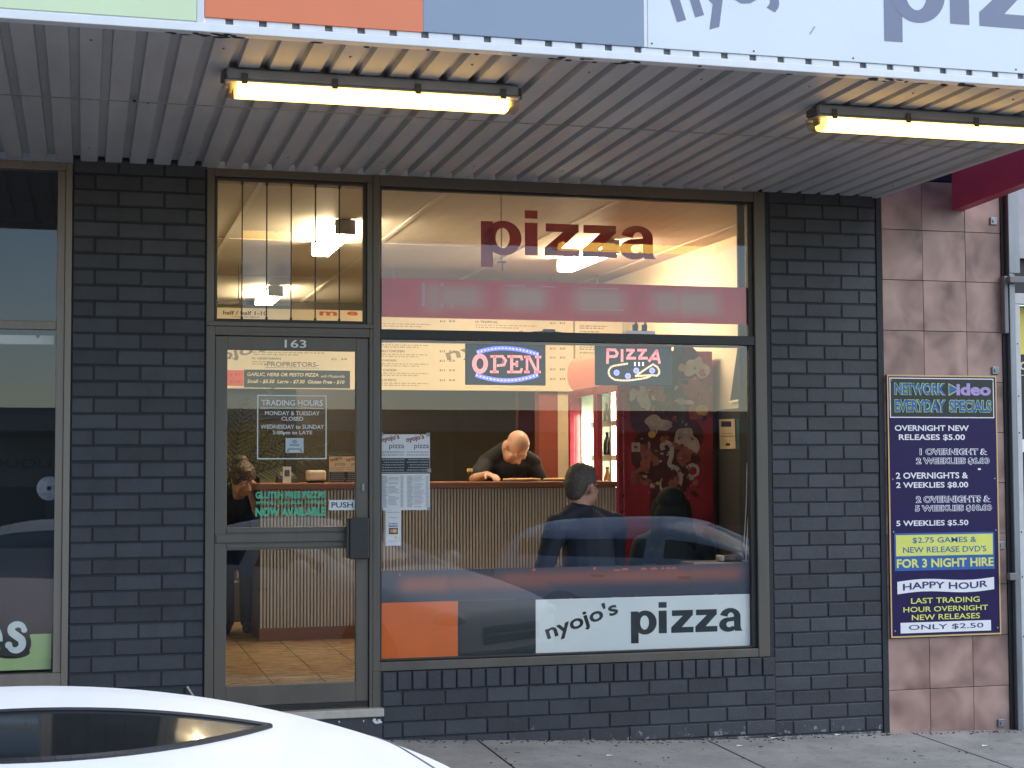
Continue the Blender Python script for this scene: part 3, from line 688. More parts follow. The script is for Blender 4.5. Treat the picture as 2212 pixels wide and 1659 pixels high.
# ------------------------------------------------------------------ shop on the left
ls = thing('neighbour_shop', 'dark shop window on the left with green sticker', 'shop', (-1.5, 0, 0))
mb = MB(); frame(mb, -4.2, -.074, .270, 3.060, .03, -.010, .075, wl=.05, wr=.034, wb=.075, wt=.045); mb.box(-.150, -.1085, .0, .07, .346, 3.014, .003); mb.box(-4.14, -.1505, .006, .066, 2.160, 2.206, .003)
lf = obj('window_frame', mb, m_silverf, ls)
mb = MB(); mb.box(-4.15, -.151, .030, .034, .346, 2.159); mb.box(-4.15, -.151, .030, .034, 2.207, 3.014); obj('window_pane', mb, m_glass, lf)
mb = MB(); bricks(mb, -4.2, -.078, -.2, .155, -.02, 0, zl=.155)
n = 49; wv = (4.2 - .078) / n
for i in range(n): brick(mb, -4.2 + i * wv, -4.2 + (i + 1) * wv, .155, .266, -.024, .016, .009)
q = obj('sill_wall', mb, m_brick, ls); mb = MB(); mb.box(-4.2, -.075, -.010, .3, -.25, .262); obj('mortar_bed', mb, m_mortar, q)
m_in = M('dim grey interior paint', (.055, .058, .062), .7)
mb = MB(); mb.box(-4.3, .26, 2.4, 2.5, 0, 3.2); mb.box(-4.3, .26, .3, 2.5, .04, .08); mb.box(-4.3, .26, .3, 2.5, 3.1, 3.2); mb.box(.20, .26, .41, 2.4, .08, 3.1); obj('interior_wall', mb, m_in, ls)
mb = MB(); mb.box(-4.1, -.16, .08, .12, 2.085, 2.135, .004); obj('blind_rail', mb, M('pale blind rail', (.42, .44, .46), .5), ls)
mb = MB(); mb.lathe([(.010, 0), (.016, -.02), (.012, -.028), (.005, -.045)], (-.245, .075, 2.165), n=10); obj('rail_knob', mb, m_black, ls)
mb = MB(); mb.xz(-1.6, -.158, .362, .548, YV); flat('green_sticker', mb, M('lime green vinyl', (.36, .50, .22), .5, var=.06, scale=4), lf)
mb = MB(); mb.xz(-1.6, -.158, .5485, .86, YV + .001); flat('maroon_reflection', mb, M('painted maroon reflection', (.022, .003, .004), .6), lf)  # reflection of the dark red car put into a sheet's colour
mb = MB(); mb.xz(-1.6, -.158, .8605, 1.0, YV + .001); flat('dark_panel', mb, M('near black vinyl', (.006, .006, .007), .4), lf)
def swash_s(mb, cx, cz, s, w, y, grow=0.0):
    pts = [(.42, .62), (.30, .86), (.02, .95), (-.26, .80), (-.26, .52), (.02, .28), (.28, .05), (.30, -.30), (.05, -.52), (-.26, -.46), (-.42, -.22)]
    fine = []
    for i in range(len(pts) - 1):
        p0, p1, p2, p3 = pts[max(0, i - 1)], pts[i], pts[i + 1], pts[min(len(pts) - 1, i + 2)]
        for k in range(5):
            t = k / 5
            fine.append(tuple(.5 * (2 * p1[j] + (p2[j] - p0[j]) * t + (2 * p0[j] - 5 * p1[j] + 4 * p2[j] - p3[j]) * t * t + (3 * p1[j] - p0[j] - 3 * p2[j] + p3[j]) * t ** 3) for j in (0, 1)))
    fine.append(pts[-1])
    L, Rr = [], []
    for i, p in enumerate(fine):
        a = fine[max(0, i - 1)]; b = fine[min(len(fine) - 1, i + 1)]; d = Vector((b[0] - a[0], b[1] - a[1])).normalized(); q = i / (len(fine) - 1)
        ww = w * (.75 + .5 * math.sin(math.pi * q)) + grow; nx, nz = -d.y * ww, d.x * ww
        L.append((cx + p[0] * s + nx, cz + p[1] * s + nz)); Rr.append((cx + p[0] * s - nx, cz + p[1] * s - nz))
    strip(mb, L, Rr, lambda p, yy: (p[0], yy, p[1]), y)
    for e, rr in ((fine[0], w * .95), (fine[-1], w * 1.15)):
        mb.poly([(cx + e[0] * s + (rr + grow) * math.cos(t * .3142), y - .0003, cz + e[1] * s + (rr + grow) * math.sin(t * .3142)) for t in range(20)])
def swash_e(mb, cx, cz, s, w, y, grow=0.0):
    o = arc(cx, cz, s * .46 + w + grow, s * .72 + w + grow, 0, 300, 30); i = arc(cx, cz, max(.004, s * .46 - w - grow), max(.006, s * .72 - w - grow), 0, 300, 30)
    strip(mb, o, i, lambda p, yy: (p[0], yy, p[1]), y); mb.poly([(cx - s * .4, y - .0003, cz - w * .6 - grow), (cx + s * .46 + w + grow, y - .0003, cz - w * .6 - grow), (cx + s * .46 + w + grow, y - .0003, cz + w * .6 + grow), (cx - s * .4, y - .0003, cz + w * .6 + grow)])
mb = MB(); sx, sz = at(35, 1383); swash_s(mb, sx, sz - .008, .092, .016, YV - .0012, .026); swash_e(mb, sx - .13, sz + .004, .092, .018, YV - .0018, .026); mb.ell((sx - .02, YV - .0007, sz - .07), (.09, .0003, .03), n=12); flat('lettering_outline', mb, M('black lettering outline', (.008, .012, .010), .5), lf)
mb = MB(); swash_s(mb, sx, sz - .008, .092, .016, YV - .0028); swash_e(mb, sx - .13, sz + .004, .092, .018, YV - .0030); flat('script_lettering', mb, M('pale mint lettering', (.62, .70, .68), .5), lf)
# disc hung behind the left window
cx, cz = at(106, 1055, .07)
mb = MB(); strip(mb, arc(cx, cz, .064, .064, 0, 360, 40), arc(cx, cz, .012, .012, 0, 360, 40), lambda p, y: (p[0], y, p[1]), .070); strip(mb, arc(cx, cz, .064, .064, 0, 360, 40), arc(cx, cz, .012, .012, 0, 360, 40), lambda p, y: (p[0], y, p[1]), .0715)
tag(flat('compact_disc', mb, M('pale iridescent disc', (.22, .25, .28), .25, var=.5, scale=18)), 'round silver disc with centre hole stuck in the left window', 'disc')

# ------------------------------------------------------------------ video shop on the right
vs = thing('video_shop', 'neighbouring shop with pink brown tiled pillar and grey shutter rail', 'shop', (5.2, 0, 0))
mb = MB(); mb.box(4.725, 5.552, .004, .35, -.3, 3.185); pil = obj('tiled_pillar', mb, m_grout, vs)
mb = MB()
zs = [-.225, .054, .367, .681, .994, 1.308, 1.621, 1.934, 2.248, 2.561, 2.874, 3.182]
for a, b in ((4.727, 5.0035), (5.0065, 5.302), (5.305, 5.552)):
    for c, d in zip(zs[:-1], zs[1:]):
        dx = .0; mb.box(a, b, -.003 + random.uniform(-.0008, .0008), .006, c + .0018, d - .0018, .0015)
obj('pillar_tile', mb, m_tile, pil)
mb = MB(); mb.box(4.73, 5.218, -.004, .30, 3.19, 3.9); obj('navy_header', mb, M('navy header paint', (.018, .022, .060), .5), vs)
mb = MB(); mb.prism([(0, 0)] * 0 or [(5.219, 3.9), (5.30, 3.9), (5.30, 3.2), (5.219, 3.2)], -.001, .2)
za, zb = 3.008, 3.008 + .046 * 2.6
v = [(x, y, z) for x in (5.219, 5.30) for (y, z) in ((-.002, za), (-2.6, zb), (-2.6, 3.9), (-.002, 3.9))]
mb = MB(); mb.add(v, [(0, 1, 2, 3), (7, 6, 5, 4), (0, 4, 5, 1), (1, 5, 6, 2), (2, 6, 7, 3), (3, 7, 4, 0)])
obj('red_awning_side', mb, M('red painted awning board', (.52, .045, .085), .45, var=.15, scale=3), vs)
mb = MB(); mb.box(5.668, 7.2, -.02, .02, 2.72, 3.9); obj('header_board', mb, M('pale grey header', (.42, .44, .46), .5), vs)
mb = MB(); mb.box(5.553, 5.583, -.012, .10, -.24, 3.2); obj('shutter_slot', mb, m_black, vs)
mb = MB(); mb.box(5.5835, 5.612, -.045, .05, -.24, 3.2, .004); mb.box(5.6125, 5.634, -.030, .05, -.24, 2.62, .003); mb.box(5.5835, 5.66, -.050, -.0455, 2.62, 3.2, .004); rail = obj('shutter_rail', mb, m_galv, vs)
mb = MB()
for (a, b) in ((2149, 477), (2153, 800), (2165, 1178), (2166, 1562)):
    x, z = at(a, b, -.02); mb.box(x - .026, x + .024, -.014, -.006, z - .024, z + .024, .003); mb.tube((x - .004, -.020, z), (x - .004, -.013, z), .009, n=10)
obj('fixing_tab', mb, m_galv, rail)
mb = MB(); mb.box(5.545, 5.572, -.05, -.006, 2.24, 2.60, .004); mb.box(5.56, 5.70, -.09, -.052, 2.555, 2.595, .004); x, z = at(2185, 1245, -.05); mb.box(x - .03, x + .03, -.08, -.046, z - .022, z + .022, .004); obj('shutter_bracket', mb, M('grey bracket', (.16, .165, .17), .5), rail)
mb = MB(); mb.box(5.642, 5.685, .0, .06, -.24, 2.43, .003); mb.box(5.642, 7.0, -.001, .058, 2.432, 2.50, .003); dfm = obj('door_frame', mb, M('dull white door frame', (.52, .53, .53), .5), vs)
mb = MB()
for z in (2.18, 1.85, 1.62, 1.0, .72, .35): mb.ell((5.664, -.001, z), (.005, .002, .005), n=8)
obj('frame_screw', mb, m_black, dfm)
mb = MB(); mb.box(5.686, 7.0, .10, .14, -.24, 2.43); mb.box(5.662, 7.2, .03, .10, 2.50, 3.2); obj('poster_wall', mb, M('black poster backing', (.010, .011, .012), .5), vs)
mb = MB(); mb.xz(5.69, 5.95, 2.12, 2.42, .095); flat('yellow_poster', mb, M('yellow poster', (.72, .60, .10), .5), vs)
mb = MB(); text(mb, 'ideo', 5.692, 6.0, 2.02, 2.10, .094, bold=.012)
for k, s_ in enumerate(('5', '1', '2', '2')): text(mb, s_, 5.694, 5.718, 1.90 - k * .085, 1.95 - k * .085, .094, bold=.02)
mb.xz(5.69, 5.95, 1.985, 1.99, .094)
flat('poster_lettering', mb, M('pale poster print', (.55, .52, .30), .5), vs)
mb = MB(); mb.xz(5.69, 5.9, 1.50, 1.58, .094); flat('white_label', mb, m_white, vs)

# the specials sign on the pillar
SG = tag(None or obj('specials_sign', MB().box(4.737, 5.494, -.020, -.0035, .372, 1.974, .002), M('purple sign face', (.016, .008, .066), .5, spec=.25, var=.05)), 'tall purple price sign on the tiled pillar', 'sign')
SY = -.0212
def sgx(u): return 4.737 + u * (5.494 - 4.737)
def sgz(v): return 1.974 - v * (1.974 - .372)
# u,v measured on the sign face, from its top left
m_gold = M('ochre sign border', (.58, .40, .16), .5, var=.05); m_sw = M('white sign print', (.75, .75, .78), .5, var=.03); m_sk = M('black green sign head', (.008, .013, .010), .4)
m_sb = M('blue sign print', (.02, .10, .34), .5); m_sy = M('yellow sign print', (.66, .68, .13), .5, var=.05); m_sl = M('lilac sign print', (.36, .28, .54), .5); m_sp = M('purple sign print', (.03, .018, .11), .5); m_lime = M('lime outline print', (.42, .56, .16), .5)
def rect(mb, u0, u1, v0, v1, y): mb.xz(sgx(u0), sgx(u1), sgz(v1), sgz(v0), y)
mb = MB()
for q in ((0, 1, 0, .006), (0, 1, .994, 1), (0, .012, .006, .994), (.988, 1, .006, .994)): rect(mb, *q, SY)
flat('sign_border', mb, m_gold, SG)
mb = MB(); rect(mb, .022, .974, .011, .165, SY); flat('head_panel_border', mb, m_sw, SG)
mb = MB(); rect(mb, .031, .965, .015, .161, SY - .0005); flat('head_panel', mb, m_sk, SG)
def st(mb, s, u0, u1, v0, v1, lvl, bold=.02, **k): text(mb, s, sgx(u0), sgx(u1), sgz(v1), sgz(v0), SY - lvl, bold=bold, **k)
def grow(mb, s, u0, u1, v0, v1, lvl, g=.004, bold=.02):
    vs_, fs = glyphs(s, bold, 0, 1); vg = glyphs(s, bold + .045, 0, 1)[0]
    k = (sgx(u1) - sgx(u0)) / (max(v[0] for v in vs_) - min(v[0] for v in vs_)); e = .045 * k
    text(mb, s, sgx(u0) - e, sgx(u1) + e, sgz(v1) - e, sgz(v0) + e, SY - lvl, bold=bold + .045)
a = MB(); grow(a, 'NETWORK', .068, .525, .032, .076, .001, bold=.03); grow(a, 'EVERYDAY', .068, .525, .096, .142, .001, bold=.03); grow(a, 'SPECIALS', .560, .945, .096, .142, .001, bold=.03)
a.poly([(sgx(.555), SY - .001, sgz(.030)), (sgx(.555), SY - .001, sgz(.080)), (sgx(.66), SY - .001, sgz(.055))]); flat('head_outline', a, m_lime, SG)
a = MB(); st(a, 'NETWORK', .068, .525, .032, .076, .0016, .03); st(a, 'EVERYDAY', .068, .525, .096, .142, .0016, .03); st(a, 'SPECIALS', .560, .945, .096, .142, .0016, .03)
a.poly([(sgx(.562), SY - .0016, sgz(.036)), (sgx(.562), SY - .0016, sgz(.074)), (sgx(.645), SY - .0016, sgz(.055))]); flat('head_lettering', a, m_sb, SG)
a = MB(); st(a, 'ideo', .625, .945, .030, .078, .0022, .045); flat('head_lettering', a, m_sl, SG)
a = MB()
st(a, 'OVERNIGHT NEW', .062, .735, .193, .215, .0006); st(a, 'RELEASES $5.00', .097, .698, .228, .253, .0006)
st(a, '2 OVERNIGHTS &', .065, .720, .374, .398, .0006); st(a, '2 WEEKLIES $8.00', .066, .720, .411, .436, .0006); st(a, '5 WEEKLIES $5.50', .062, .715, .557, .581, .0006)
for s, u0, u1, v0, v1 in (('1 OVERNIGHT &', .285, .900, .284, .306), ('2 WEEKLIES $6.00', .252, .918, .318, .344), ('2 OVERNIGHTS &', .245, .922, .466, .489), ('5 WEEKLIES $10.00', .235, .932, .501, .525)):
    grow(a, s, u0, u1, v0, v1, .0006, bold=.022)
rect(a, .812, .838, .359, .366, SY - .0006)
# waved and straight white plates
top = [(.062 + .88 * i / 16, .789 - .006 * math.sin(math.pi * 2 * i / 16) - .010 * i / 16) for i in range(17)]
bot = [(u, v + .047) for u, v in top]
for i in range(16): a.quad((sgx(bot[i][0]), SY - .0006, sgz(bot[i][1])), (sgx(bot[i + 1][0]), SY - .0006, sgz(bot[i + 1][1])), (sgx(top[i + 1][0]), SY - .0006, sgz(top[i + 1][1])), (sgx(top[i][0]), SY - .0006, sgz(top[i][1])))
rect(a, .085, .905, .944, .984, SY - .0006)
flat('white_lettering', a, m_sw, SG)
a = MB()
for s, u0, u1, v0, v1 in (('1 OVERNIGHT &', .285, .900, .284, .306), ('2 WEEKLIES $6.00', .252, .918, .318, .344), ('2 OVERNIGHTS &', .245, .922, .466, .489), ('5 WEEKLIES $10.00', .235, .932, .501, .525)): st(a, s, u0, u1, v0, v1, .0014, .004)
st(a, 'HAPPY HOUR', .112, .882, .797, .823, .0014, .02, warp=lambda t: .008 * math.sin(math.pi * 2 * t) + .012 * t); st(a, 'ONLY $2.50', .158, .835, .953, .975, .0014, .006)
flat('purple_lettering', a, m_sp, SG)
a = MB(); rect(a, .042, .950, .605, .748, SY - .0005); flat('blue_plate', a, m_sb, SG)
a = MB(); rect(a, .056, .936, .612, .692, SY - .0010); st(a, 'FOR 3 NIGHT HIRE', .060, .940, .703, .737, .0010, .03)
st(a, 'LAST TRADING', .182, .805, .852, .873, .0010, .012); st(a, 'HOUR OVERNIGHT', .112, .880, .885, .905, .0010, .012); st(a, 'NEW RELEASES', .186, .805, .915, .936, .0010, .012); flat('yellow_plate', a, m_sy, SG)
a = MB(); st(a, '$2.75 GAMES &', .205, .785, .622, .646, .0016, .008); st(a, "NEW RELEASE DVD'S", .118, .875, .657, .680, .0016, .008); flat('blue_lettering', a, m_sb, SG)
a = MB()
for u in (.035, .965):
    for v in (.022, .40, .60, .975): a.ell((sgx(u), SY - .001, sgz(v)), (.006, .003, .006), n=10)
obj('sign_screw', a, m_galv, SG)

# ------------------------------------------------------------------ ceiling lights inside
m_tubew = EM('lit warm white diffuser', (1.0, .81, .50), 42.0)
m_cap = M('grey lamp cap', (.42, .40, .37), .5)
def batten(x, y0, y1, label):
    L = thing('ceiling_light', label, 'ceiling light', (x, (y0 + y1) / 2, CEIL), 'lit ceiling lights inside the pizza shop')
    mb = MB(); mb.box(x - .050, x + .050, y0 + .02, y1 - .02, CEIL - .045, CEIL - .0065, .004); obj('housing', mb, m_cap, L)
    pr = [(x - .072, CEIL - .046), (x - .072, CEIL - .075), (x - .058, CEIL - .115), (x + .058, CEIL - .115), (x + .072, CEIL - .075), (x + .072, CEIL - .046)]
    mb = MB(); mb.prism(pr, y0 + .024, y1 - .024); obj('diffuser', mb, m_tubew, L)
    mb = MB(); mb.box(x - .074, x + .074, y0, y0 + .0235, CEIL - .113, CEIL - .0065, .005); mb.box(x - .074, x + .074, y1 - .0235, y1, CEIL - .113, CEIL - .0065, .005); obj('end_cap', mb, m_cap, L)
    return L
bl = batten(1.79, 2.42, 3.66, 'lit ceiling light seen through the upper right of the louvre window')
dup(bl, (1.79, 7.30, CEIL), 'far lit ceiling light seen low in the louvre window')
dup(bl, (3.97, 3.55, CEIL), 'lit ceiling light showing behind the red window lettering')

# ------------------------------------------------------------------ counter and what stands on it
KY, KX0, KX1, KT = 2.977, 1.25, 4.02, 1.302
ct = thing('service_counter', 'long counter with timber top and beige fluted front', 'counter', (2.6, 3.3, FLZ))
mb = MB(); mb.box(KX0 - .022, KX1, KY - .045, KY + .70, KT - .047, KT, .006); obj('counter_top', mb, m_wood, ct)
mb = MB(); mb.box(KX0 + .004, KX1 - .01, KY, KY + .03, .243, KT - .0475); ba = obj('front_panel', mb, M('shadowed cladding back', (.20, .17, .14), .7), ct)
mb = MB(); x = KX0 + .004
while x < KX1 - .02: mb.box(x, x + .0145, KY - .014, KY - .0005, .243, KT - .048, .003); x += .0247
obj('flutes', mb, m_clad, ba)
mb = MB(); mb.box(KX0, KX1 - .01, KY - .008, KY + .03, FLZ + .001, .2425, .002); obj('kick_board', mb, m_wood, ct)
mb = MB(); mb.box(KX0, KX0 + .02, KY + .031, KY + .66, FLZ + .001, KT - .0475); obj('side_panel', mb, M('dark timber side', (.055, .030, .022), .5, var=.2), ct)
# serviette dispenser
x0, z0 = at(662, 1041, 3.15); x1, z1 = at(702, 1018, 3.15)
d = thing('serviette_dispenser', 'cream serviette dispenser on the counter beside the small menu stand', 'dispenser', ((x0 + x1) / 2, 3.15, KT))
mb = MB(); mb.box(x0, x1, 3.08, 3.22, KT + .018, KT + .095, .016); obj('case', mb, M('cream plastic', (.72, .64, .50), .35), d)
mb = MB(); mb.box(x0 + .012, x1 - .012, 3.09, 3.21, KT + .001, KT + .0175, .003); obj('base', mb, m_black, d)
def logo_sheet(mbw, mbk, mbr, x0, x1, z0, z1, y, dark):
    w = (x1 - x0) / 2; zs = z0 + (z1 - z0) * dark
    for k in (0, 1):
        a = x0 + k * w; h = z1 - zs
        text(mbr, "nyojo's", a + w * .07, a + w * .80, zs + h * .60, zs + h * .90, y - .001, bold=.03, rot=R(11), piv=(a + w * .07, zs + h * .62))
        text(mbk, 'pizza', a + w * .36, a + w * .96, zs + h * .34, zs + h * .62, y - .001, bold=.004)
        for j in range(2):
            q = a + w * .06
            while q < a + w * .92:
                e = random.uniform(.03, .09) * w; mbw.xz(q, min(q + e, a + w * .94), zs + h * (.22 - j * .12), zs + h * (.25 - j * .12) + h * .03, y - .001); q += e + w * .025
    for j in range(5):
        for k in (0, 1):
            q = x0 + k * w + w * random.uniform(.05, .16)
            while q < x0 + (k + 1) * w - w * .08:
                e = random.uniform(.03, .10) * w; mbw.xz(q, q + e, z0 + (zs - z0) * (.86 - j * .18), z0 + (zs - z0) * (.92 - j * .18), y - .001); q += e + w * .025
m_paper = M('white paper', (.72, .75, .76), .6, var=.03); m_faint = M('faint grey print', (.36, .39, .41), .6); m_pblack = M('blue black print', (.015, .022, .030), .5); m_pgrey = M('charcoal print', (.09, .10, .12), .6); m_logo_r = M('maroon logo print', (.22, .035, .045), .6)
m_tape = M('grey tape', (.30, .32, .32), .3)
def sheet_notice(name, label, x0, x1, z0, z1, y, dark, par=None, paper=None):
    mb = MB(); mb.box(x0, x1, y, y + .0008, z0, z1); N = tag(obj(name, mb, paper or m_paper), label, 'notice')
    a = MB(); a.xz(x0 + .002, x1 - .002, z0 + .002, z0 + (z1 - z0) * dark, y - .0004); flat('dark_strip', a, m_pblack, N)
    w, k, r = MB(), MB(), MB(); logo_sheet(w, k, r, x0, x1, z0, z1, y, dark)
    flat('small_print', w, m_faint, N); flat('print', k, m_pgrey, N); flat('logo', r, m_logo_r, N); return N
NY = .0420
x0, z0 = at(822, 1021); x1, z1 = at(932, 938)
n1 = sheet_notice('flyer', 'white flyer with two shop logos and dark strip taped inside the window', x0 + .006, x1, z0, z1, NY, .38)
a = MB()
for (u, v) in ((x0 + .012, z1), (x1 - .01, z1), (x1 - .004, z0 + .012)): a.box(u - .011, u + .011, NY - .0016, NY - .0009, v - .012, v + .010)
obj('tape', a, m_tape, n1)
x0, z0 = at(822, 1103); x1, z1 = at(932, 1023)
mb = MB(); mb.box(x0 + .006, x1, NY + .002, NY + .0028, z0, z1); n2 = tag(obj('price_list', mb, m_paper), 'grey printed price list taped below the white flyer', 'notice')
a = MB(); w = (x1 - x0) / 2
for k in (0, 1):
    z = z1 - .012; blk = 0
    while z > z0 + .014:
        q = x0 + k * w + w * .10; e = random.uniform(.16, .26) * w; a.xz(q, q + e, z - .0042, z, NY + .0012)
        q = x0 + k * w + w * .36
        if random.random() < .85: a.xz(q, q + random.uniform(.25, .48) * w, z - .0030, z, NY + .0012)
        a.xz(x0 + (k + 1) * w - w * .16, x0 + (k + 1) * w - w * .05, z - .0038, z, NY + .0012); z -= .0072
flat('price_print', a, m_faint, n2)
a = MB()
for (u, v) in ((x1 - .006, z0 + .006), (x0 + .012, z0 + .006)): a.box(u - .010, u + .010, NY + .0006, NY + .0011, v - .010, v + .008)
obj('tape', a, m_tape, n2)
x0, z0 = at(836, 1180); x1, z1 = at(870, 1102)
mb = MB(); mb.box(x0, x1, NY + .004, NY + .0048, z0, z1); n3 = tag(obj('card_sticker', mb, m_paper), 'narrow white sticker of payment card signs below the price list', 'sticker')
w, h = x1 - x0, z1 - z0; y = NY + .0034
a = MB(); text(a, 'VISA', x0 + .30 * w, x1 - .23 * w, z0 + .595 * h, z0 + .64 * h, y, bold=.03, shear=.2); a.xz(x0 + .22 * w, x1 - .22 * w, z0 + .535 * h, z0 + .565 * h, y); a.xz(x0 + .22 * w, x0 + .25 * w, z0 + .535 * h, z0 + .66 * h, y); flat('blue_print', a, M('card blue print', (.03, .08, .26), .5), n3)
a = MB(); a.xz(x0 + .22 * w, x1 - .22 * w, z0 + .325 * h, z0 + .50 * h, y); flat('dark_plate', a, m_pblack, n3)
for nm, cxx, col in (('red_disc', .40, (.55, .22, .20)), ('yellow_disc', .60, (.66, .52, .14))):
    a = MB(); a.poly([(x0 + cxx * w + .012 * math.cos(t * .314), y - .0006 - (.0004 if cxx > .5 else 0), z0 + .415 * h + .013 * math.sin(t * .314)) for t in range(20)]); flat(nm, a, M(nm.replace('_', ' ') + ' print', col, .5), n3)
a = MB(); text(a, 'eftpos', x0 + .22 * w, x1 - .22 * w, z0 + .76 * h, z0 + .815 * h, y, bold=.01); 
for q in range(5): a.xz(x0 + (.14 + q * .16) * w, x0 + (.25 + q * .16) * w, z0 + .92 * h, z0 + .945 * h, y); a.xz(x0 + (.2 + q * .14) * w, x0 + (.3 + q * .14) * w, z0 + .12 * h, z0 + .14 * h, y)
flat('grey_print', a, m_faint, n3)
a = MB(); a.poly([(x0 + .68 * w + .008 * math.cos(t * .314), y, z0 + .225 * h + .009 * math.sin(t * .314)) for t in range(20)]); flat('yellow_mark', a, M('pale yellow print', (.70, .62, .25), .5), n3)
# menu stand, terminal, picture card on the counter
x0, _ = at(711, 1040, 3.12); x1, z1 = at(770, 986, 3.12)
sheet_notice('menu_stand', 'small cream and black shop menu standing on the counter behind the glass door', x0, x0 + .25, KT + .001, z1, 3.12, .42, paper=M('cream card', (.70, .60, .44), .6))
x0, _ = at(597, 1040, 3.35); x1, z1 = at(642, 1023, 3.35)
tm = thing('card_terminal', 'black card terminal lying on the counter left of the dispenser', 'card terminal', ((x0 + x1) / 2, 3.35, KT))
mb = MB(); mb.add([(x0, 3.27, KT + .001), (x1, 3.27, KT + .001), (x1, 3.43, KT + .001), (x0, 3.43, KT + .001), (x0 + .01, 3.28, KT + .03), (x1 - .01, 3.28, KT + .03), (x1 - .01, 3.42, z1), (x0 + .01, 3.42, z1)], [(0, 1, 5, 4), (1, 2, 6, 5), (2, 3, 7, 6), (3, 0, 4, 7), (4, 5, 6, 7), (3, 2, 1, 0)]); obj('case', mb, m_black, tm)
mb = MB(); mb.add([(x0 + .03, 3.33, KT + .052), (x1 - .03, 3.33, KT + .052), (x1 - .03, 3.40, KT + .079), (x0 + .03, 3.40, KT + .079)], [(0, 1, 2, 3)]); obj('display', mb, M('dull green display', (.08, .11, .09), .3), tm)
x0, _ = at(611, 1040, 3.25); x1, z1 = at(629, 1008, 3.25)
mb = MB(); mb.box(x0, x1, 3.25, 3.254, KT + .001, z1); pc = tag(obj('picture_card', mb, m_paper), 'small white picture card propped in front of the card terminal', 'card')
mb = MB(); mb.xz(x0 + .012, x1 - .012, KT + .05, z1 - .025, 3.2492); flat('picture', mb, M('blue grey snapshot', (.06, .08, .13), .4, var=.9, scale=40), pc)
# pizzas on trays
m_tray = M('dull steel tray', (.40, .38, .36), .35, metal=.8); m_crust = M('baked crust', (.62, .42, .20), .7, var=.3, scale=40, bump=.5); m_top = M('tomato and cheese topping', (.52, .22, .08), .5, var=.9, scale=38)
def pizza(x, y, label):
    P = thing('pizza', label, 'pizza', (x, y, KT), 'pizzas on the counter')
    mb = MB(); mb.lathe([(.10, 0.0005), (.158, .008), (.160, .010), (.156, .010)], (x, y, KT), 32); obj('tray', mb, m_tray, P, True)
    mb = MB(); mb.lathe([(.02, .0102), (.146, .0102), (.150, .018), (.144, .024), (.132, .019), (.10, .018), (.0005, .019)], (x, y, KT), 36); obj('crust', mb, m_crust, P, True)
    mb = MB()
    for _ in range(70):
        a, r = random.uniform(0, 6.28), .128 * math.sqrt(random.random()); mb.ell((x + r * math.cos(a), y + r * math.sin(a), KT + .020), (random.uniform(.008, .02), random.uniform(.008, .02), random.uniform(.004, .009)), n=8)
    obj('topping', mb, m_top, P, True); return P
xa, _ = at(1127, 1038, 3.16); xb, _ = at(1218, 1038, 3.16)
pz = pizza(xa, 3.16, 'fresh pizza on a tray in front of the bald man')
dup(pz, (xb, 3.20, KT), 'pizza on a tray half hidden behind the seated man\'s head', rotz=1.1)
cx, cz = at(1015, 1026, 3.30)
jr = thing('sauce_jar', 'small glass jar with yellow lid beside the bald man\'s arm', 'jar', (cx, 3.30, KT))
mb = MB(); mb.lathe([(.024, .001), (.028, .01), (.028, .06), (.020, .075)], (cx, 3.30, KT), 16); obj('jar_body', mb, GLASS('jar glass', (.85, .85, .75), 1.5), jr, True)
mb = MB(); mb.lathe([(.022, .0755), (.024, .08), (.024, .098), (.018, .102)], (cx, 3.30, KT), 16); obj('lid', mb, M('yellow lid', (.70, .52, .16), .4), jr, True)

# ------------------------------------------------------------------ hanging menu boards
BY = 5.20
def bz(x, y): return at(x, y, BY)
_, b0 = bz(820, 842); xl, _ = bz(440, 760); xr, _ = bz(1239, 760); _, bt = bz(600, 667); xr2, _ = bz(1346, 760)
mb = MB(); mb.box(xl - .5, xr, BY, BY + .05, b0, bt, .003); bd = tag(obj('menu_board', mb, m_board), 'long cream menu board hung over the counter with pizza prices', 'menu board')
mb = MB(); mb.box(xr + .016, xr2, BY + .002, BY + .05, b0 + .005, bt, .003); bd2 = tag(obj('menu_board', mb, m_board), 'short cream menu board at the right end above the drinks fridge', 'menu board')
mb = MB()
for q in (xl + .3, (xl + xr) / 2, xr - .2): mb.tube((q, BY + .025, bt), (q, BY + .025, CEIL), .004, n=6)
obj('hanging_rod', mb, m_galv, bd)
mb = MB(); q = (xr + xr2) / 2; mb.tube((q, BY + .025, bt), (q, BY + .025, CEIL), .004, n=6); obj('hanging_rod', mb, m_galv, bd2)
def bt_text(mb, s, xa, xb, yc, h, bold=.012, shear=0, rot=0, lvl=.001):
    x0, z = bz(xa, yc); x1, _ = bz(xb, yc); hz = h / 2 / F_PX * 13.9
    text(mb, s, x0, x1, z - hz, z + hz, BY - lvl, bold=bold, shear=shear, rot=rot)
hd, ds = MB(), MB()
def dashes(xa, xb, yc, h=2.2):
    x0, z = bz(xa, yc); x1, _ = bz(xb, yc); hz = h / 2 / F_PX * 13.9; q = x0
    while q < x1:
        e = random.uniform(.012, .05); ds.xz(q, min(q + e, x1), z - hz, z + hz, BY - .001); q += e + .010
for nm, xa, xb, yc in (('HOT SALAMI', 806, 849, 737.5), ('CHILLI CHICKEN', 815, 874, 758), ('BBQ CHICKEN', 810, 856, 778.5), ('SATAY CHICKEN', 806, 856, 799), ('CHICKEN IN PESTO', 800, 856, 820.5)):
    bt_text(hd, nm, xa, xb, yc, 5); bt_text(hd, '$12', 949.5, 962, yc + 1, 5); bt_text(hd, '$18', 970, 982.5, yc + 1, 5)
    dashes(816, 925, yc + 7); dashes(816, 905, yc + 11.5)
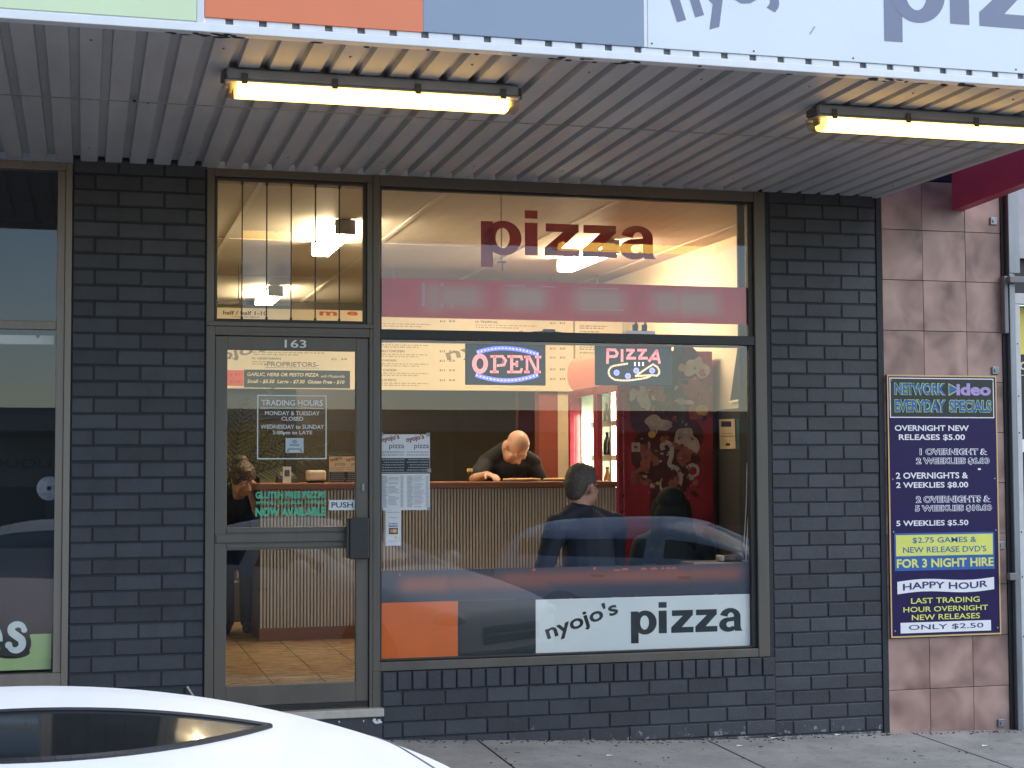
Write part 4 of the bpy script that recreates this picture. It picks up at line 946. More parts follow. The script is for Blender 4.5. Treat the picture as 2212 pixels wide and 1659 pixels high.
for yc, p1, p2 in ((753, '$15', '$20'), (772.5, '$12', '$16'), (798, '$15', '$20'), (818.7, '$12', '$18')):
    bt_text(hd, p1, 1188, 1200, yc, 5); bt_text(hd, p2, 1209, 1221, yc, 5)
bt_text(hd, '$14', 950, 962, 694, 5); bt_text(hd, '$18', 970, 983, 694, 5); bt_text(hd, '10. TROPICAL', 1027, 1075, 695, 5); bt_text(hd, '$12', 1188, 1200, 698, 5); bt_text(hd, '$16', 1209, 1221, 698, 5)
dashes(822, 930, 699); dashes(822, 910, 704); dashes(1027, 1160, 702); dashes(1027, 1120, 707)
bt_text(hd, '10. VEGETARIAN', 544, 606, 774, 4.6); bt_text(hd, '$12', 716, 727, 776, 4.6); bt_text(hd, '$18', 737.5, 749, 776, 4.6); bt_text(hd, '$18', 494, 509, 774, 4.6)
dashes(545, 700, 760.5); dashes(548, 645, 765.5); dashes(544, 590, 781); dashes(544, 576, 786)
bt_text(hd, 'half / half 1-10', 482, 577, 675, 8.5, bold=.02); dashes(500, 560, 684)
flat('menu_headings', hd, m_ink, bd); flat('menu_small_print', ds, M('pale menu print', (.46, .39, .28), .6), bd)
a = MB(); bt_text(a, "nyojo's", 968, 1170, 770, 34, bold=.02, rot=R(14)); bt_text(a, "nyojo's", 425, 585, 782, 30, bold=.02, rot=R(13)); flat('faint_logo', a, m_lgrey, bd)
a = MB(); bt_text(a, 'm', 690, 728, 677, 9, bold=.035); bt_text(a, 'e', 749, 773, 677, 9, bold=.035); bt_text(a, 'n', 797, 822, 679, 9, bold=.035); bt_text(a, 'u', 842, 866, 681, 9, bold=.035); flat('menu_title', a, M('orange red menu title', (.62, .13, .055), .5), bd)
a = MB(); x0, z0 = bz(527, 837); x1, z1 = bz(756, 801); a.xz(x0, x1, z0, z1, BY - .0008); flat('black_strip', a, m_pblack, bd)
a = MB(); bt_text(a, 'GARLIC, HERB OR PESTO PIZZA', 534, 688, 809, 9, .02, .2, lvl=.0016); bt_text(a, 'with Mozzarella', 693, 744, 812.5, 6, .0, .2, lvl=.0016); bt_text(a, 'Small - $5.50  Large - $7.50  Gluten Free - $10', 534, 744, 824.5, 10, .02, .2, lvl=.0016); flat('strip_lettering', a, m_board, bd)
a = MB(); x0, z0 = bz(470, 833); x1, z1 = bz(526.5, 800); a.xz(x0, x1, z0, z1, BY - .0008); flat('red_patch', a, M('orange red patch', (.72, .10, .055), .5), bd)
a = MB(); bt_text(a, 'up $1', 490, 518, 809, 7, .01, lvl=.0016); bt_text(a, '$2 ea', 497, 519, 824, 7, .01, lvl=.0016); flat('patch_lettering', a, M('dull red print', (.40, .05, .035), .5), bd)
ds = MB()
for k in range(11): dashes(1252, random.uniform(1285, 1318), 704 + k * 7.6 - (3 if k % 3 else 0), 2.2)
for v in ds.v: pass
flat('menu_small_print', ds, M('brown menu print', (.36, .29, .20), .6), bd2)

# ------------------------------------------------------------------ drinks fridge
FX, FX1, FY0, FY1, FT = 4.05, 4.80, 2.90, 4.21, 2.325
m_fin = M('pale fridge lining', (.72, .74, .62), .4, var=.04); m_fglass = GLASS('fridge door glass', (.92, .95, .92), 1.5)
fr = thing('drinks_fridge', 'tall red two door drinks fridge with patterned side against the right wall', 'fridge', ((FX + FX1) / 2, (FY0 + FY1) / 2, FLZ))
mb = MB(); mb.box(FX, FX1, FY0, FY0 + .04, FLZ + .02, FT, .006); mb.box(FX, FX1, FY1 - .04, FY1, FLZ + .02, FT, .006); mb.box(FX1 - .04, FX1, FY0 + .041, FY1 - .041, FLZ + .02, FT); mb.box(FX, FX1 - .041, FY0 + .041, FY1 - .041, FT - .05, FT); mb.box(FX, FX1 - .041, FY0 + .041, FY1 - .041, FLZ + .02, FLZ + .16); obj('body', mb, m_fred, fr)
mb = MB(); mb.box(FX1 - .06, FX1 - .041, FY0 + .05, FY1 - .05, FLZ + .17, 2.04); mb.box(FX + .08, FX1 - .061, 3.43, 3.47, FLZ + .17, 2.04); mb.box(FX + .06, FX1 - .061, FY1 - .06, FY1 - .0415, FLZ + .17, 2.04); mb.box(FX + .06, FX1 - .061, FY0 + .0415, FY0 + .06, FLZ + .17, 2.04); mb.box(FX + .06, FX1 - .061, FY0 + .061, 3.429, 2.02, 2.06); mb.box(FX + .06, FX1 - .061, 3.471, FY1 - .061, 2.02, 2.06)
obj('lining', mb, m_fin, fr)
m_ftube = EM('lit cool fridge tube', (.94, 1.0, .80), 15.0)
mb = MB(); mb.box(FX + .068, FX + .10, 4.03, 4.12, .55, 1.86, .01); mb.tube((FX + .10, 3.40, .45), (FX + .10, 3.40, 1.98), .012, n=8); obj('light_tube', mb, m_ftube, fr)
SH = (.55, .86, 1.17, 1.48, 1.76)
mb = MB()
for z in SH:
    for a, b in ((FY0 + .062, 3.428), (3.472, FY1 - .062)): mb.box(FX + .11, FX1 - .07, a, b, z - .012, z, .002)
    for a, b in ((FY0 + .062, 3.428), (3.472, FY1 - .062)): mb.box(FX + .085, FX + .109, a, b, z - .018, z + .030, .003)
obj('shelf', mb, m_fin, fr)
for a, b in ((FY0 + .005, 3.455), (3.465, FY1 - .004)):
    mb = MB()
    for q in ((a, a + .050, .30, 2.06), (b - .050, b, .30, 2.06), (a + .0505, b - .0505, .30, .37), (a + .0505, b - .0505, 2.0, 2.06)): mb.box(FX - .045, FX - .002, q[0], q[1], q[2], q[3], .004)
    dr = obj('fridge_door', mb, m_fred, fr)
    mb = MB(); mb.box(FX - .025, FX - .021, a + .0505, b - .0505, .3705, 1.9995); obj('door_glass', mb, m_fglass, dr)
    mb = MB(); mb.box(FX - .075, FX - .046, b - .04, b - .015, 1.0, 1.35, .008); obj('door_grip', mb, m_fred, dr)
# lit header with a rounded front
m_hd = EM('lit red and cream fridge header', (1.0, .36, .20), .32)
mb = MB(); pr = [(FX - .002, 2.07)] + [(FX - .012 - .040 * math.sin(math.pi * i / 10) ** .6, 2.08 + .25 * i / 10) for i in range(11)] + [(FX - .002, 2.335)]
k = len(pr); v = [(p[0], FY0 + .01, p[1]) for p in pr] + [(p[0], FY1 - .01, p[1]) for p in pr]
mb.add(v, [(i, (i + 1) % k, k + (i + 1) % k, k + i) for i in range(k)] + [list(range(k))[::-1], list(range(k, 2 * k))]); m_hd.node_tree.nodes['Principled BSDF'].inputs['Base Color'].default_value = (.42, .09, .045, 1); hdr = obj('lit_header', mb, m_hd, fr)
# patterned side: swirls, drops and leaves in white, plum and teal on red
m_mw = M('pale mural print', (.50, .47, .48), .45, var=.45, scale=9); m_mp = M('plum mural print', (.075, .020, .030), .45, var=.5, scale=7); m_mt = M('teal mural print', (.055, .085, .085), .45, var=.4, scale=8); m_my = M('yellow mural print', (.58, .45, .14), .45); m_mo = M('rose mural print', (.34, .11, .10), .45, var=.6, scale=10)
mur = MB(); mur.xz(FX + .04, FX1 - .004, FLZ + .04, FT - .006, FY0 - .0012); mu = flat('side_mural', mur, M('deep red mural print', (.34, .026, .048), .42, var=.35, scale=3), fr)
def fm(px_, py_): return at(px_, py_, FY0)
def blot(mb, cx, cy, rx, ry, lvl, wob=.25, n=26, sd=0):
    rg = random.Random(sd); ph = [rg.uniform(0, 6.28) for _ in range(4)]; pts = []
    for i in range(n):
        t = 2 * math.pi * i / n; k = 1 + wob * (math.sin(2 * t + ph[0]) * .5 + math.sin(3 * t + ph[1]) * .35 + math.sin(5 * t + ph[2]) * .25)
        x, z = fm(cx + rx * k * math.cos(t), cy - ry * k * math.sin(t)); pts.append((x, FY0 - .0012 - lvl, z))
    mb.poly(pts)
def swirl(mb, pts, w0, w1, lvl):
    fine = []
    for i in range(len(pts) - 1):
        p0, p1, p2, p3 = pts[max(0, i - 1)], pts[i], pts[i + 1], pts[min(len(pts) - 1, i + 2)]
        for k in range(6):
            t = k / 6; fine.append(tuple(.5 * (2 * p1[j] + (p2[j] - p0[j]) * t + (2 * p0[j] - 5 * p1[j] + 4 * p2[j] - p3[j]) * t * t + (3 * p1[j] - p0[j] - 3 * p2[j] + p3[j]) * t ** 3) for j in (0, 1)))
    fine.append(pts[-1]); L, Rr = [], []
    for i, p in enumerate(fine):
        a = fine[max(0, i - 1)]; b = fine[min(len(fine) - 1, i + 1)]; d = Vector((b[0] - a[0], b[1] - a[1])).normalized(); q = i / (len(fine) - 1); w = w0 + (w1 - w0) * q
        L.append(fm(p[0] - d.y * w, p[1] + d.x * w)); Rr.append(fm(p[0] + d.y * w, p[1] - d.x * w))
    strip(mb, L, Rr, lambda p, yy: (p[0], yy, p[1]), FY0 - .0012 - lvl)
a = MB()
for i, (cx, cy, rx, ry) in enumerate(((1420, 960, 55, 85), (1450, 1020, 40, 70), (1400, 870, 45, 60), (1475, 930, 35, 60), (1435, 1090, 30, 45), (1485, 800, 34, 50))): blot(a, cx, cy, rx, ry, .0004 + i * .00002, .4, 30, i)
flat('plum_shapes', a, m_mp, mu)
a = MB()
for i, (cx, cy, rx, ry) in enumerate(((1460, 800, 12, 60), (1440, 860, 10, 50), (1475, 880, 9, 40), (1405, 850, 14, 26))): blot(a, cx, cy, rx, ry, .0008 + i * .00002, .3, 24, 20 + i)
flat('teal_shapes', a, m_mt, mu)
a = MB()
for i, (cx, cy, rx, ry) in enumerate(((1410, 838, 26, 20), (1500, 838, 30, 22), (1395, 985, 14, 26), (1510, 880, 20, 30), (1480, 990, 16, 24), (1385, 1030, 20, 22))): blot(a, cx, cy, rx, ry, .0011 + i * .00002, .4, 26, 40 + i)
flat('rose_shapes', a, m_mo, mu)
a = MB()
blot(a, 1505, 795, 22, 25, .0015, .5, 26, 60); blot(a, 1390, 860, 13, 26, .0015, .4, 26, 61); blot(a, 1368, 852, 10, 12, .0015, .4, 20, 62); blot(a, 1420, 915, 26, 17, .0015, .35, 26, 63); blot(a, 1482, 948, 24, 24, .0015, .35, 28, 64); blot(a, 1477, 868, 18, 7, .0015, .5, 20, 65)
swirl(a, [(1432, 972), (1430, 962), (1440, 956), (1450, 964), (1450, 985), (1446, 1004), (1462, 1012), (1470, 1030), (1468, 1046)], 5, 4.5, .0018)
swirl(a, [(1500, 976), (1506, 965), (1500, 950), (1488, 946)], 6, 4, .0018)
swirl(a, [(1484, 1012), (1494, 1004), (1506, 1010), (1506, 1024), (1494, 1030)], 4, 2.5, .0018)
swirl(a, [(1436, 1068), (1428, 1056), (1426, 1044), (1430, 1034)], 3, 1.2, .0018)
for (x, y_) in ((1364, 956), ): a.xz(fm(x, y_)[0], fm(x + 18, y_)[0], fm(x, y_ + 20)[1], fm(x, y_)[1], FY0 - .0032)
flat('pale_shapes', a, m_mw, mu)
a = MB(); blot(a, 1473, 794, 8.5, 8.5, .0024, .05, 20, 70); blot(a, 1516, 886, 13, 12, .0024, .12, 22, 71); blot(a, 1408, 938, 8, 8, .0024, .05, 20, 72); blot(a, 1421, 1044, 5, 4, .0024, .2, 14, 73); flat('yellow_shapes', a, m_my, mu)
rg = random.Random(21)
for nm, mt_, cnt, lv in (('plum_flecks', m_mp, 46, .0013), ('rose_flecks', m_mo, 46, .0019), ('pale_flecks', m_mw, 40, .0026)):
    a = MB()
    for i in range(cnt):
        v = rg.random(); yy = 770 + 330 * v; hw = 80 * (1 - .75 * max(0, v - .45)); xx = 1448 + rg.uniform(-hw, hw); r = rg.uniform(2, 9) if mt_ is not m_mw else rg.uniform(1, 4.5)
        blot(a, xx, yy, r * rg.uniform(.6, 1.6), r * rg.uniform(.6, 1.6), lv + i * .000004, .5, 14, 100 + i)
    flat(nm, a, mt_, mu)
a = MB(); x, z = fm(1373, 966)
a.poly([(x + .017 * (16 * math.sin(t) ** 3) / 17, FY0 - .0040, z + .016 * (13 * math.cos(t) - 5 * math.cos(2 * t) - 2 * math.cos(3 * t) - math.cos(4 * t)) / 17) for t in [i * 2 * math.pi / 30 for i in range(30)]]); flat('red_heart', a, m_logo_r, mu)
a = MB(); a.xz(*[fm(1500, 1178)[0], fm(1528, 1178)[0]], fm(1500, 1182)[1], fm(1500, 1174)[1], FY0 - .0040); a.v = []; a.f = []; a.m = []; a.s = []; text(a, 'of life', fm(1500, 1178)[0], fm(1530, 1178)[0], fm(1500, 1183)[1], fm(1500, 1172)[1], FY0 - .003); flat('mural_lettering', a, m_mw, mu)
# bottles on the shelves
def bottle(name, label, x, y, z, r, h, body, capc, group):
    B = thing(name, label, 'bottle', (x, y, z), group); m = MB(); m.lathe([(r * .8, .0008), (r, .01), (r, h * .55), (r * .9, h * .65), (r * .36, h * .85), (r * .34, h * .93)], (x, y, z), 14); obj('bottle_body', m, body, B, True)
    m = MB(); m.lathe([(r * .42, h * .931), (r * .42, h), (r * .3, h * 1.01)], (x, y, z), 12); obj('bottle_cap', m, capc, B, True); return B
m_cola = M('dark cola plastic', (.02, .010, .008), .15); m_redc = M('red plastic cap', (.55, .03, .03), .4); m_grn = M('green bottle glass', (.05, .22, .09), .12); m_wat = M('pale label bottle', (.55, .58, .56), .3); m_orj = M('orange drink plastic', (.70, .26, .03), .2)
kinds = {.55: (m_grn, m_white, .30), .86: (m_grn, m_grn, .27), 1.17: (m_orj, m_redc, .24), 1.48: (m_cola, m_black, .22), 1.76: (m_wat, m_white, .18)}
nmk = {.55: 'green bottle on the bottom shelf', .86: 'green bottle on the second shelf', 1.17: 'orange red capped bottle on the middle shelf', 1.48: 'dark bottle on the fourth shelf', 1.76: 'pale bottle on the top shelf'}
for z in SH:
    b_, c_, h_ = kinds[z]
    ref = None
    for y_ in (2.99, 3.07, 3.15, 3.23, 3.31, 3.39, 3.56, 3.66, 3.76):
        lab = nmk[z] + (' behind the near fridge door' if y_ < 3.45 else ' behind the far fridge door')
        if ref is None: ref = bottle('drink_bottle', lab, FX + .155, y_, z, .033, h_, b_, c_, 'drinks in the fridge')
        else: dup(ref, (FX + .155, y_, z), lab)

# ------------------------------------------------------------------ LED signs hung behind the glass
LY = .085
m_lbd = M('dark navy sign board', (.010, .012, .030), .35, var=.2)
m_lr = EM('lit red light dots', (1.0, .36, .25), 1.0); m_lrs = EM('red light halo', (.90, .015, .035), .42)  # second colour paints the bloom around the dots as a glowing ribbon
m_lb = EM('lit white blue dots', (.70, .72, 1.0), 1.2); m_lbs = EM('blue light halo', (.008, .002, 1.0), .75)  # second colour is the painted bloom of the blue dots
m_ly = EM('lit amber light dots', (1.0, .62, .22), 1.0); m_lys = EM('amber light halo', (.60, .27, .02), .25); m_lw = EM('lit white light dots', (.85, .88, 1.0), 1.3)  # the middle amber is painted bloom too, not a light source
def dotmesh(pts, fx, r):
    m = MB()
    for p in pts:
        x, z = fx(p); m.add([(x + r * math.cos(t * 1.0472), LY - .004, z + r * math.sin(t * 1.0472)) for t in range(6)] + [(x, LY - .008, z)], [(i, (i + 1) % 6, 6) for i in range(6)])
    return m
def along(pl, step, closed=False):
    if closed: pl = pl + [pl[0]]
    out = []; L = [math.dist(a, b) for a, b in zip(pl[:-1], pl[1:])]; T = sum(L); n = max(1, round(T / step))
    for k in range(n + (0 if closed else 1)):
        d = T * k / n
        for i, l in enumerate(L):
            if d <= l + 1e-6 or i == len(L) - 1: t = d / l; out.append((pl[i][0] + (pl[i + 1][0] - pl[i][0]) * t, pl[i][1] + (pl[i + 1][1] - pl[i][1]) * t)); break
            d -= l
    return out
def ribbon(pl, fx, hw, lvl, closed=False):
    m = MB(); P = [fx(p) for p in (pl + [pl[0]] if closed else pl)]
    for k, (a, b) in enumerate(zip(P[:-1], P[1:])):
        d = Vector((b[0] - a[0], b[1] - a[1]));
        if d.length < 1e-6: continue
        d.normalize(); e = d * hw * .6; nx, nz = -d.y * hw, d.x * hw; y = LY - lvl - .00004 * k
        m.add([(a[0] - e.x - nx, y, a[1] - e.y - nz), (b[0] + e.x - nx, y, b[1] + e.y - nz), (b[0] + e.x + nx, y, b[1] + e.y + nz), (a[0] - e.x + nx, y, a[1] - e.y + nz)], [(0, 1, 2, 3)])
    return m
def qb(a, b, c, n=18): return [((1 - t) ** 2 * a[0] + 2 * t * (1 - t) * b[0] + t * t * c[0], (1 - t) ** 2 * a[1] + 2 * t * (1 - t) * b[1] + t * t * c[1]) for t in [i / n for i in range(n + 1)]]
def el(cx, cy, rx, ry, n=28): return [(cx + rx * math.cos(2 * math.pi * i / n), cy + ry * math.sin(2 * math.pi * i / n)) for i in range(n)]
def sign_base(name, label, ox, oy, x0, x1, y0, y1, hooks):
    fx = lambda p: at((ox + p[0] / 5.53) / 1.82278, (oy + p[1] / 5.53) / 1.82278, LY)
    a, zt = fx((x0, (y0))); b, zb = fx((x1, y1)); n = thing(name, label, 'LED sign', ((a + b) / 2, LY, zb), 'lit LED signs in the shop window')
    mb = MB(); mb.box(a, b, LY, LY + .025, zb, zt, .004); obj('sign_board', mb, m_lbd, n)
    mb = MB()
    for h in hooks: x, z = fx((h, y0)); mb.path([(x, LY + .01, z - .002), (x + .002, LY + .006, z + .012), (x, .071, 2.135)], .0018, 6)
    obj('hanging_wire', mb, m_grime, n); return n, fx
n, fx = sign_base('open_sign', 'lit LED sign reading OPEN between two blue arcs of dots', 1800, 1320, 190, 1932, 172, 1094, (420, 1680))
top = qb((455, 368), (1040, 175), (1745, 415)); bot = qb((428, 870), (1080, 1098), (1735, 868))
m = ribbon(top, fx, .0125, .0006); m.merge(ribbon(bot, fx, .0125, .0006)); flat('blue_halo', m, m_lbs, n)  # bloom of the blue dots, painted as glowing arcs
flat('blue_dots', dotmesh(along(top, 78) + along(bot, 78), fx, .0034), m_lb, n)
st_ = [[(740, 460), (990, 460), (1060, 550), (1020, 650), (880, 660)], [(815, 460), (815, 795)], [(730, 797), (885, 797)], [(1185, 460), (1185, 800)], [(1110, 462), (1395, 465), (1410, 530)], [(1230, 628), (1300, 628)], [(1300, 572), (1300, 675)], [(1105, 800), (1385, 800), (1405, 735)], [(1520, 470), (1520, 800)], [(1475, 472), (1580, 472)], [(1475, 800), (1560, 800)], [(1575, 490), (1725, 790)], [(1757, 475), (1757, 800)], [(1712, 475), (1815, 475)], [(1690, 800), (1805, 800)]]
m = MB()
for s in st_: m.merge(ribbon(s, fx, .0075, .0006))
m.merge(ribbon(el(497, 620, 125, 168), fx, .013, .0006, True)); flat('red_band', m, m_lrs, n)  # bloom of the red dots, painted as glowing strokes
pts = along(el(497, 620, 150, 188), 52, True) + along(el(497, 620, 98, 150), 52, True)
for s in ([(740, 460), (990, 460), (1060, 550), (1020, 650), (880, 660)], [(985, 500), (1002, 560), (970, 625)], [(790, 512), (790, 745)], [(840, 512), (840, 745)], [(730, 797), (885, 797)], [(1160, 515), (1160, 745)], [(1210, 515), (1210, 745)], [(1110, 462), (1395, 465)], [(1370, 492), (1412, 532)], [(1255, 628), (1256, 629)], [(1300, 578), (1300, 675)], [(1105, 800), (1385, 800)], [(1370, 768), (1405, 735)], [(1520, 525), (1520, 745)], [(1475, 472), (1575, 472)], [(1475, 800), (1560, 800)], [(1560, 525), (1695, 790)], [(1600, 510), (1735, 760)], [(1757, 530), (1757, 745)], [(1712, 475), (1815, 475)], [(1690, 800), (1805, 800)]): pts += along(s, 50)
flat('red_dots', dotmesh(pts, fx, .0026), m_lr, n)
n, fx = sign_base('pizza_sign', 'lit LED sign reading PIZZA over an amber pizza outline', 2320, 1320, 140, 1805, 195, 1105, (310, 1600))
st_ = [[(405, 315), (395, 605)], [(405, 315), (560, 320), (610, 390), (590, 450), (545, 465), (445, 465)], [(715, 320), (715, 565)], [(822, 325), (968, 325), (852, 455)], [(822, 500), (1000, 500)], [(1065, 325), (1235, 325)], [(1185, 355), (1108, 465)], [(1085, 500), (1255, 500)], [(1470, 338), (1305, 560)], [(1470, 338), (1528, 600)], [(1345, 508), (1470, 512)]]
m = MB(); pts = []
for s in st_: m.merge(ribbon(s, fx, .0085, .0006)); pts += along(s, 52)
flat('red_band', m, m_lrs, n); flat('red_dots', dotmesh(pts, fx, .0028), m_lr, n)  # red strokes are painted bloom beneath the real dots
o_ = [(825, 620), (690, 640), (540, 665), (475, 690), (430, 750), (420, 815), (440, 880), (490, 930), (560, 970), (640, 978), (710, 985), (840, 985), (980, 970), (1120, 950), (1250, 925), (1320, 895)]; s_ = [(1010, 890), (1150, 790), (1290, 695), (1390, 635), (1480, 690), (1520, 760), (1525, 830), (1475, 880), (1370, 870), (1200, 878), (1080, 887)]
m = ribbon(o_, fx, .006, .0006); m.merge(ribbon(s_, fx, .006, .0006, True)); flat('amber_halo', m, m_lys, n)  # painted bloom along the amber outline
flat('amber_dots', dotmesh(along(o_, 66) + along(s_, 58, True), fx, .0046), m_ly, n)
flat('white_dots', dotmesh([(x, y) for x in (990, 1082, 1167) for y in (605, 652)], fx, .0056), m_lw, n)
m = MB(); pts = []
for c in ((595, 815), (842, 888), (1022, 770), (1370, 770)):
    x, z = fx(c); m.poly([(x + .0185 * math.cos(t * .314), LY - .0008, z + .0185 * math.sin(t * .314)) for t in range(20)]); pts += el(c[0], c[1], 52, 46, 7)
flat('blue_halo_discs', m, m_lbs, n); flat('blue_dots', dotmesh(pts, fx, .0018), m_lb, n)  # discs are painted bloom around each ring of dots

# ------------------------------------------------------------------ small things in the window
x0, z0 = at(1350, 716, .11); x1, z1 = at(1412, 705, .11)
P = thing('power_board', 'white power board with two black plugs on the window rail', 'power board', ((x0 + x1) / 2, .11, 2.197))
mb = MB(); mb.box(x0, x1, .075, .13, 2.1972, 2.222, .005); obj('board_case', mb, m_white, P)
for q in (.34, .66):
    mb = MB(); xx = x0 + (x1 - x0) * q; mb.box(xx - .013, xx + .013, .085, .122, 2.2225, 2.262, .006); mb.path([(xx, .10, 2.262), (xx + .01, .115, 2.285), (xx + .03, .14, 2.25)], .0035, 6); obj('plug', mb, m_black, P)
x0, z0 = at(1172, 718, .10); x1, z1 = at(1198, 711, .10)
P = thing('cable_adapter', 'small black cable adapter lying on the window rail', 'adapter', ((x0 + x1) / 2, .10, 2.197))
mb = MB(); mb.box(x0, x1, .08, .115, 2.1972, 2.222, .005); obj('adapter_case', mb, m_black, P)
mb = MB(); mb.path([(x0 - .09, .10, 2.200), (x0 - .05, .10, 2.206), (x0, .1, 2.208)], .003, 6); mb.path([(x1, .1, 2.208), (x1 + .05, .1, 2.203), (x1 + .13, .1, 2.2005), (x1 + .22, .1, 2.2003)], .003, 6); obj('cable', mb, m_black, P)
x, z = at(1083, 568, 1.0)
P = thing('ceiling_hook', 'small pale hook hanging from the ceiling under the red lettering', 'hook', (x, 1.0, CEIL))
mb = MB(); mb.tube((x, 1.0, CEIL - .001), (x, 1.0, z), .004, n=8); mb.box(x - .03, x + .03, .994, 1.006, z, z + .012, .003); mb.tube((x + .008, 1.0, z), (x + .006, 1.0, z - .05), .006, n=8); obj('hook_rod', mb, M('pale hook metal', (.45, .42, .37), .5), P)
a = [(1622, 745), (1622, 860), (1620, 1000), (1618, 1090), (1613, 1180), (1611, 1213)]
mb = MB(); mb.path([at3(q[0], q[1], .12) for q in a], .0038, 6); mb.path([at3(q[0] - 6, q[1], .122) for q in a[2:5]], .0026, 6)
tag(obj('blind_cord', mb, m_white), 'long white blind cord hanging inside the right edge of the window', 'cord')
x0, z0 = at(1551, 1211, .16); x1, z1 = at(1600, 1196, .16)
P = thing('glasses_case', 'patterned brown case lying on the ledge at the window\'s lower right', 'case', ((x0 + x1) / 2, .16, .846))
mb = MB(); mb.box(x0, x1, .12, .20, .846, .882, .014); obj('case_shell', mb, M('brown patterned case', (.12, .085, .055), .4, var=.9, scale=60), P, True)
mb = MB(); mb.box(x0 - .002, x0 + .03, .118, .202, .8455, .8835, .012); obj('case_end', mb, M('pale case end', (.42, .38, .31), .4), P)
# notices on the right inside wall
def wall_sheet(name, label, p, mat, marks, X=ROOM_X1 - .0175):
    q = [(X, *onx(a, b, X)) for a, b in p]; mb = MB(); mb.add(q + [(X + .003, b, c) for (_, b, c) in q], [(0, 1, 2, 3), (7, 6, 5, 4), (0, 4, 5, 1), (1, 5, 6, 2), (2, 6, 7, 3), (3, 7, 4, 0)])
    o = tag(obj(name, mb, mat), label, 'notice')
    for nm, mt_, quads in marks:
        mb = MB()
        for r in quads: mb.quad(*[(X - .001, *onx(a, b, X)) for a, b in r])
        obj(nm, mb, mt_, o)
    return o
rq = lambda a, b, c, d: ((a, d), (b, d), (b, c), (a, c))
wall_sheet('wall_notice', 'cream card with dark window fixed to the right inside wall', ((1555, 970), (1589, 969), (1586, 905), (1553, 906)), M('cream notice card', (.62, .50, .36), .5), [('dark_window', m_black, [rq(1558, 1580, 910, 922), rq(1568, 1577, 957, 963)]), ('faint_lines', m_lgrey, [rq(1560, 1584, 936, 937.5), rq(1558, 1586, 941, 944), rq(1562, 1582, 952, 953)])])
wall_sheet('wall_notice', 'teal blue paper beside the cream card on the inside wall', ((1592, 970), (1622, 969), (1622, 904), (1591, 905)), M('teal paper', (.025, .15, .19), .5), [('print', m_navy, [rq(1597, 1615, 911 + k * 9, 913 + k * 9) for k in range(4)] + [rq(1595, 1599, 950, 960), rq(1614, 1618, 950, 960)])])
wall_sheet('wall_poster', 'dark tilted poster with pale lower edge on the right inside wall', ((1577, 866), (1622, 860), (1622, 720), (1597, 722)), M('charcoal poster', (.020, .022, .026), .35), [('pale_edge', m_white, [((1575, 871), (1621, 863), (1621, 858), (1576, 866))]), ('rose_lettering', M('rose print', (.30, .12, .14), .5), [rq(1594, 1618, 812, 816), rq(1596, 1614, 822, 826)]), ('grey_lettering', m_lgrey, [rq(1603, 1619, 772, 775), rq(1606, 1619, 780, 783)])])
# dark wedge propped at the foot of the left pier
g0 = at3(388, 1536, -.25); 
mb = MB(); mb.prism([(at(380, 1560, -.25)[0], pave_z(.45, -.25)), (at(404, 1484, -.25)[0], at(404, 1484, -.25)[1]), (at(430, 1530, -.25)[0], at(430, 1530, -.25)[1]), (at(436, 1560, -.25)[0], pave_z(.45, -.25))], -.25, -.19)
wd_ = tag(obj('door_wedge', mb, M('charcoal wedge', (.025, .026, .030), .6)), 'dark pointed wedge standing at the foot of the left brick pier', 'wedge')
mb = MB(); mb.path([at3(404, 1483, -.252), at3(416, 1502, -.252), at3(424, 1519, -.252), at3(431, 1532, -.252)], .006, 6); obj('wedge_rim', mb, M('pale wedge rim', (.36, .33, .31), .7, var=.5, scale=80), wd_)  # pale mottled line along the right edge of the wedge

# ------------------------------------------------------------------ people and plant
def blob(name, prims, mat, parent=None, vox=.008, sm=3, rough=None):
    """prims: ('c', p0, r0, p1, r1) tapered limb, ('e', centre, radii, rotation)"""
    m = MB()
    for q in prims:
        if q[0] == 'c':
            p0, r0, p1, r1 = Vector(q[1]), q[2], Vector(q[3]), q[4]
            m.tube(p0, p1, r0, r1, 14); m.ell(p0, (r0, r0, r0), n=12); m.ell(p1, (r1, r1, r1), n=12)
        else: m.ell(q[1], q[2], q[3] if len(q) > 3 else None, n=20)
    me = bpy.data.meshes.new(name); me.from_pydata(m.v, [], m.f); o = bpy.data.objects.new(name, me); C.objects.link(o)
    bm = bmesh.new(); bm.from_mesh(me); bmesh.ops.recalc_face_normals(bm, faces=bm.faces[:]); bm.to_mesh(me); bm.free()
    r = o.modifiers.new('r', 'REMESH'); r.mode = 'VOXEL'; r.voxel_size = vox
    if sm: s = o.modifiers.new('s', 'SMOOTH'); s.factor = .5; s.iterations = sm
    dg = bpy.context.evaluated_depsgraph_get(); nm = bpy.data.meshes.new_from_object(o.evaluated_get(dg))
    o.modifiers.clear(); o.data = nm; bpy.data.meshes.remove(me); nm.name = name; nm.materials.clear(); nm.materials.append(mat)
    for p in nm.polygons: p.use_smooth = True
    if rough:
        rg = random.Random(5)
        from mathutils import noise as mn
        for v in nm.vertices: v.co += v.normal * (mn.noise(v.co * rough[0]) * rough[1])
    adopt(o, parent); return o
def Rm(yaw, pitch=0, roll=0):   # yaw 0 faces -y (the street); pitch > 0 tips the face down
    return (Matrix.Rotation(R(yaw), 3, 'Z') @ Matrix.Rotation(R(pitch), 3, 'X') @ Matrix.Rotation(R(roll), 3, 'Y'))
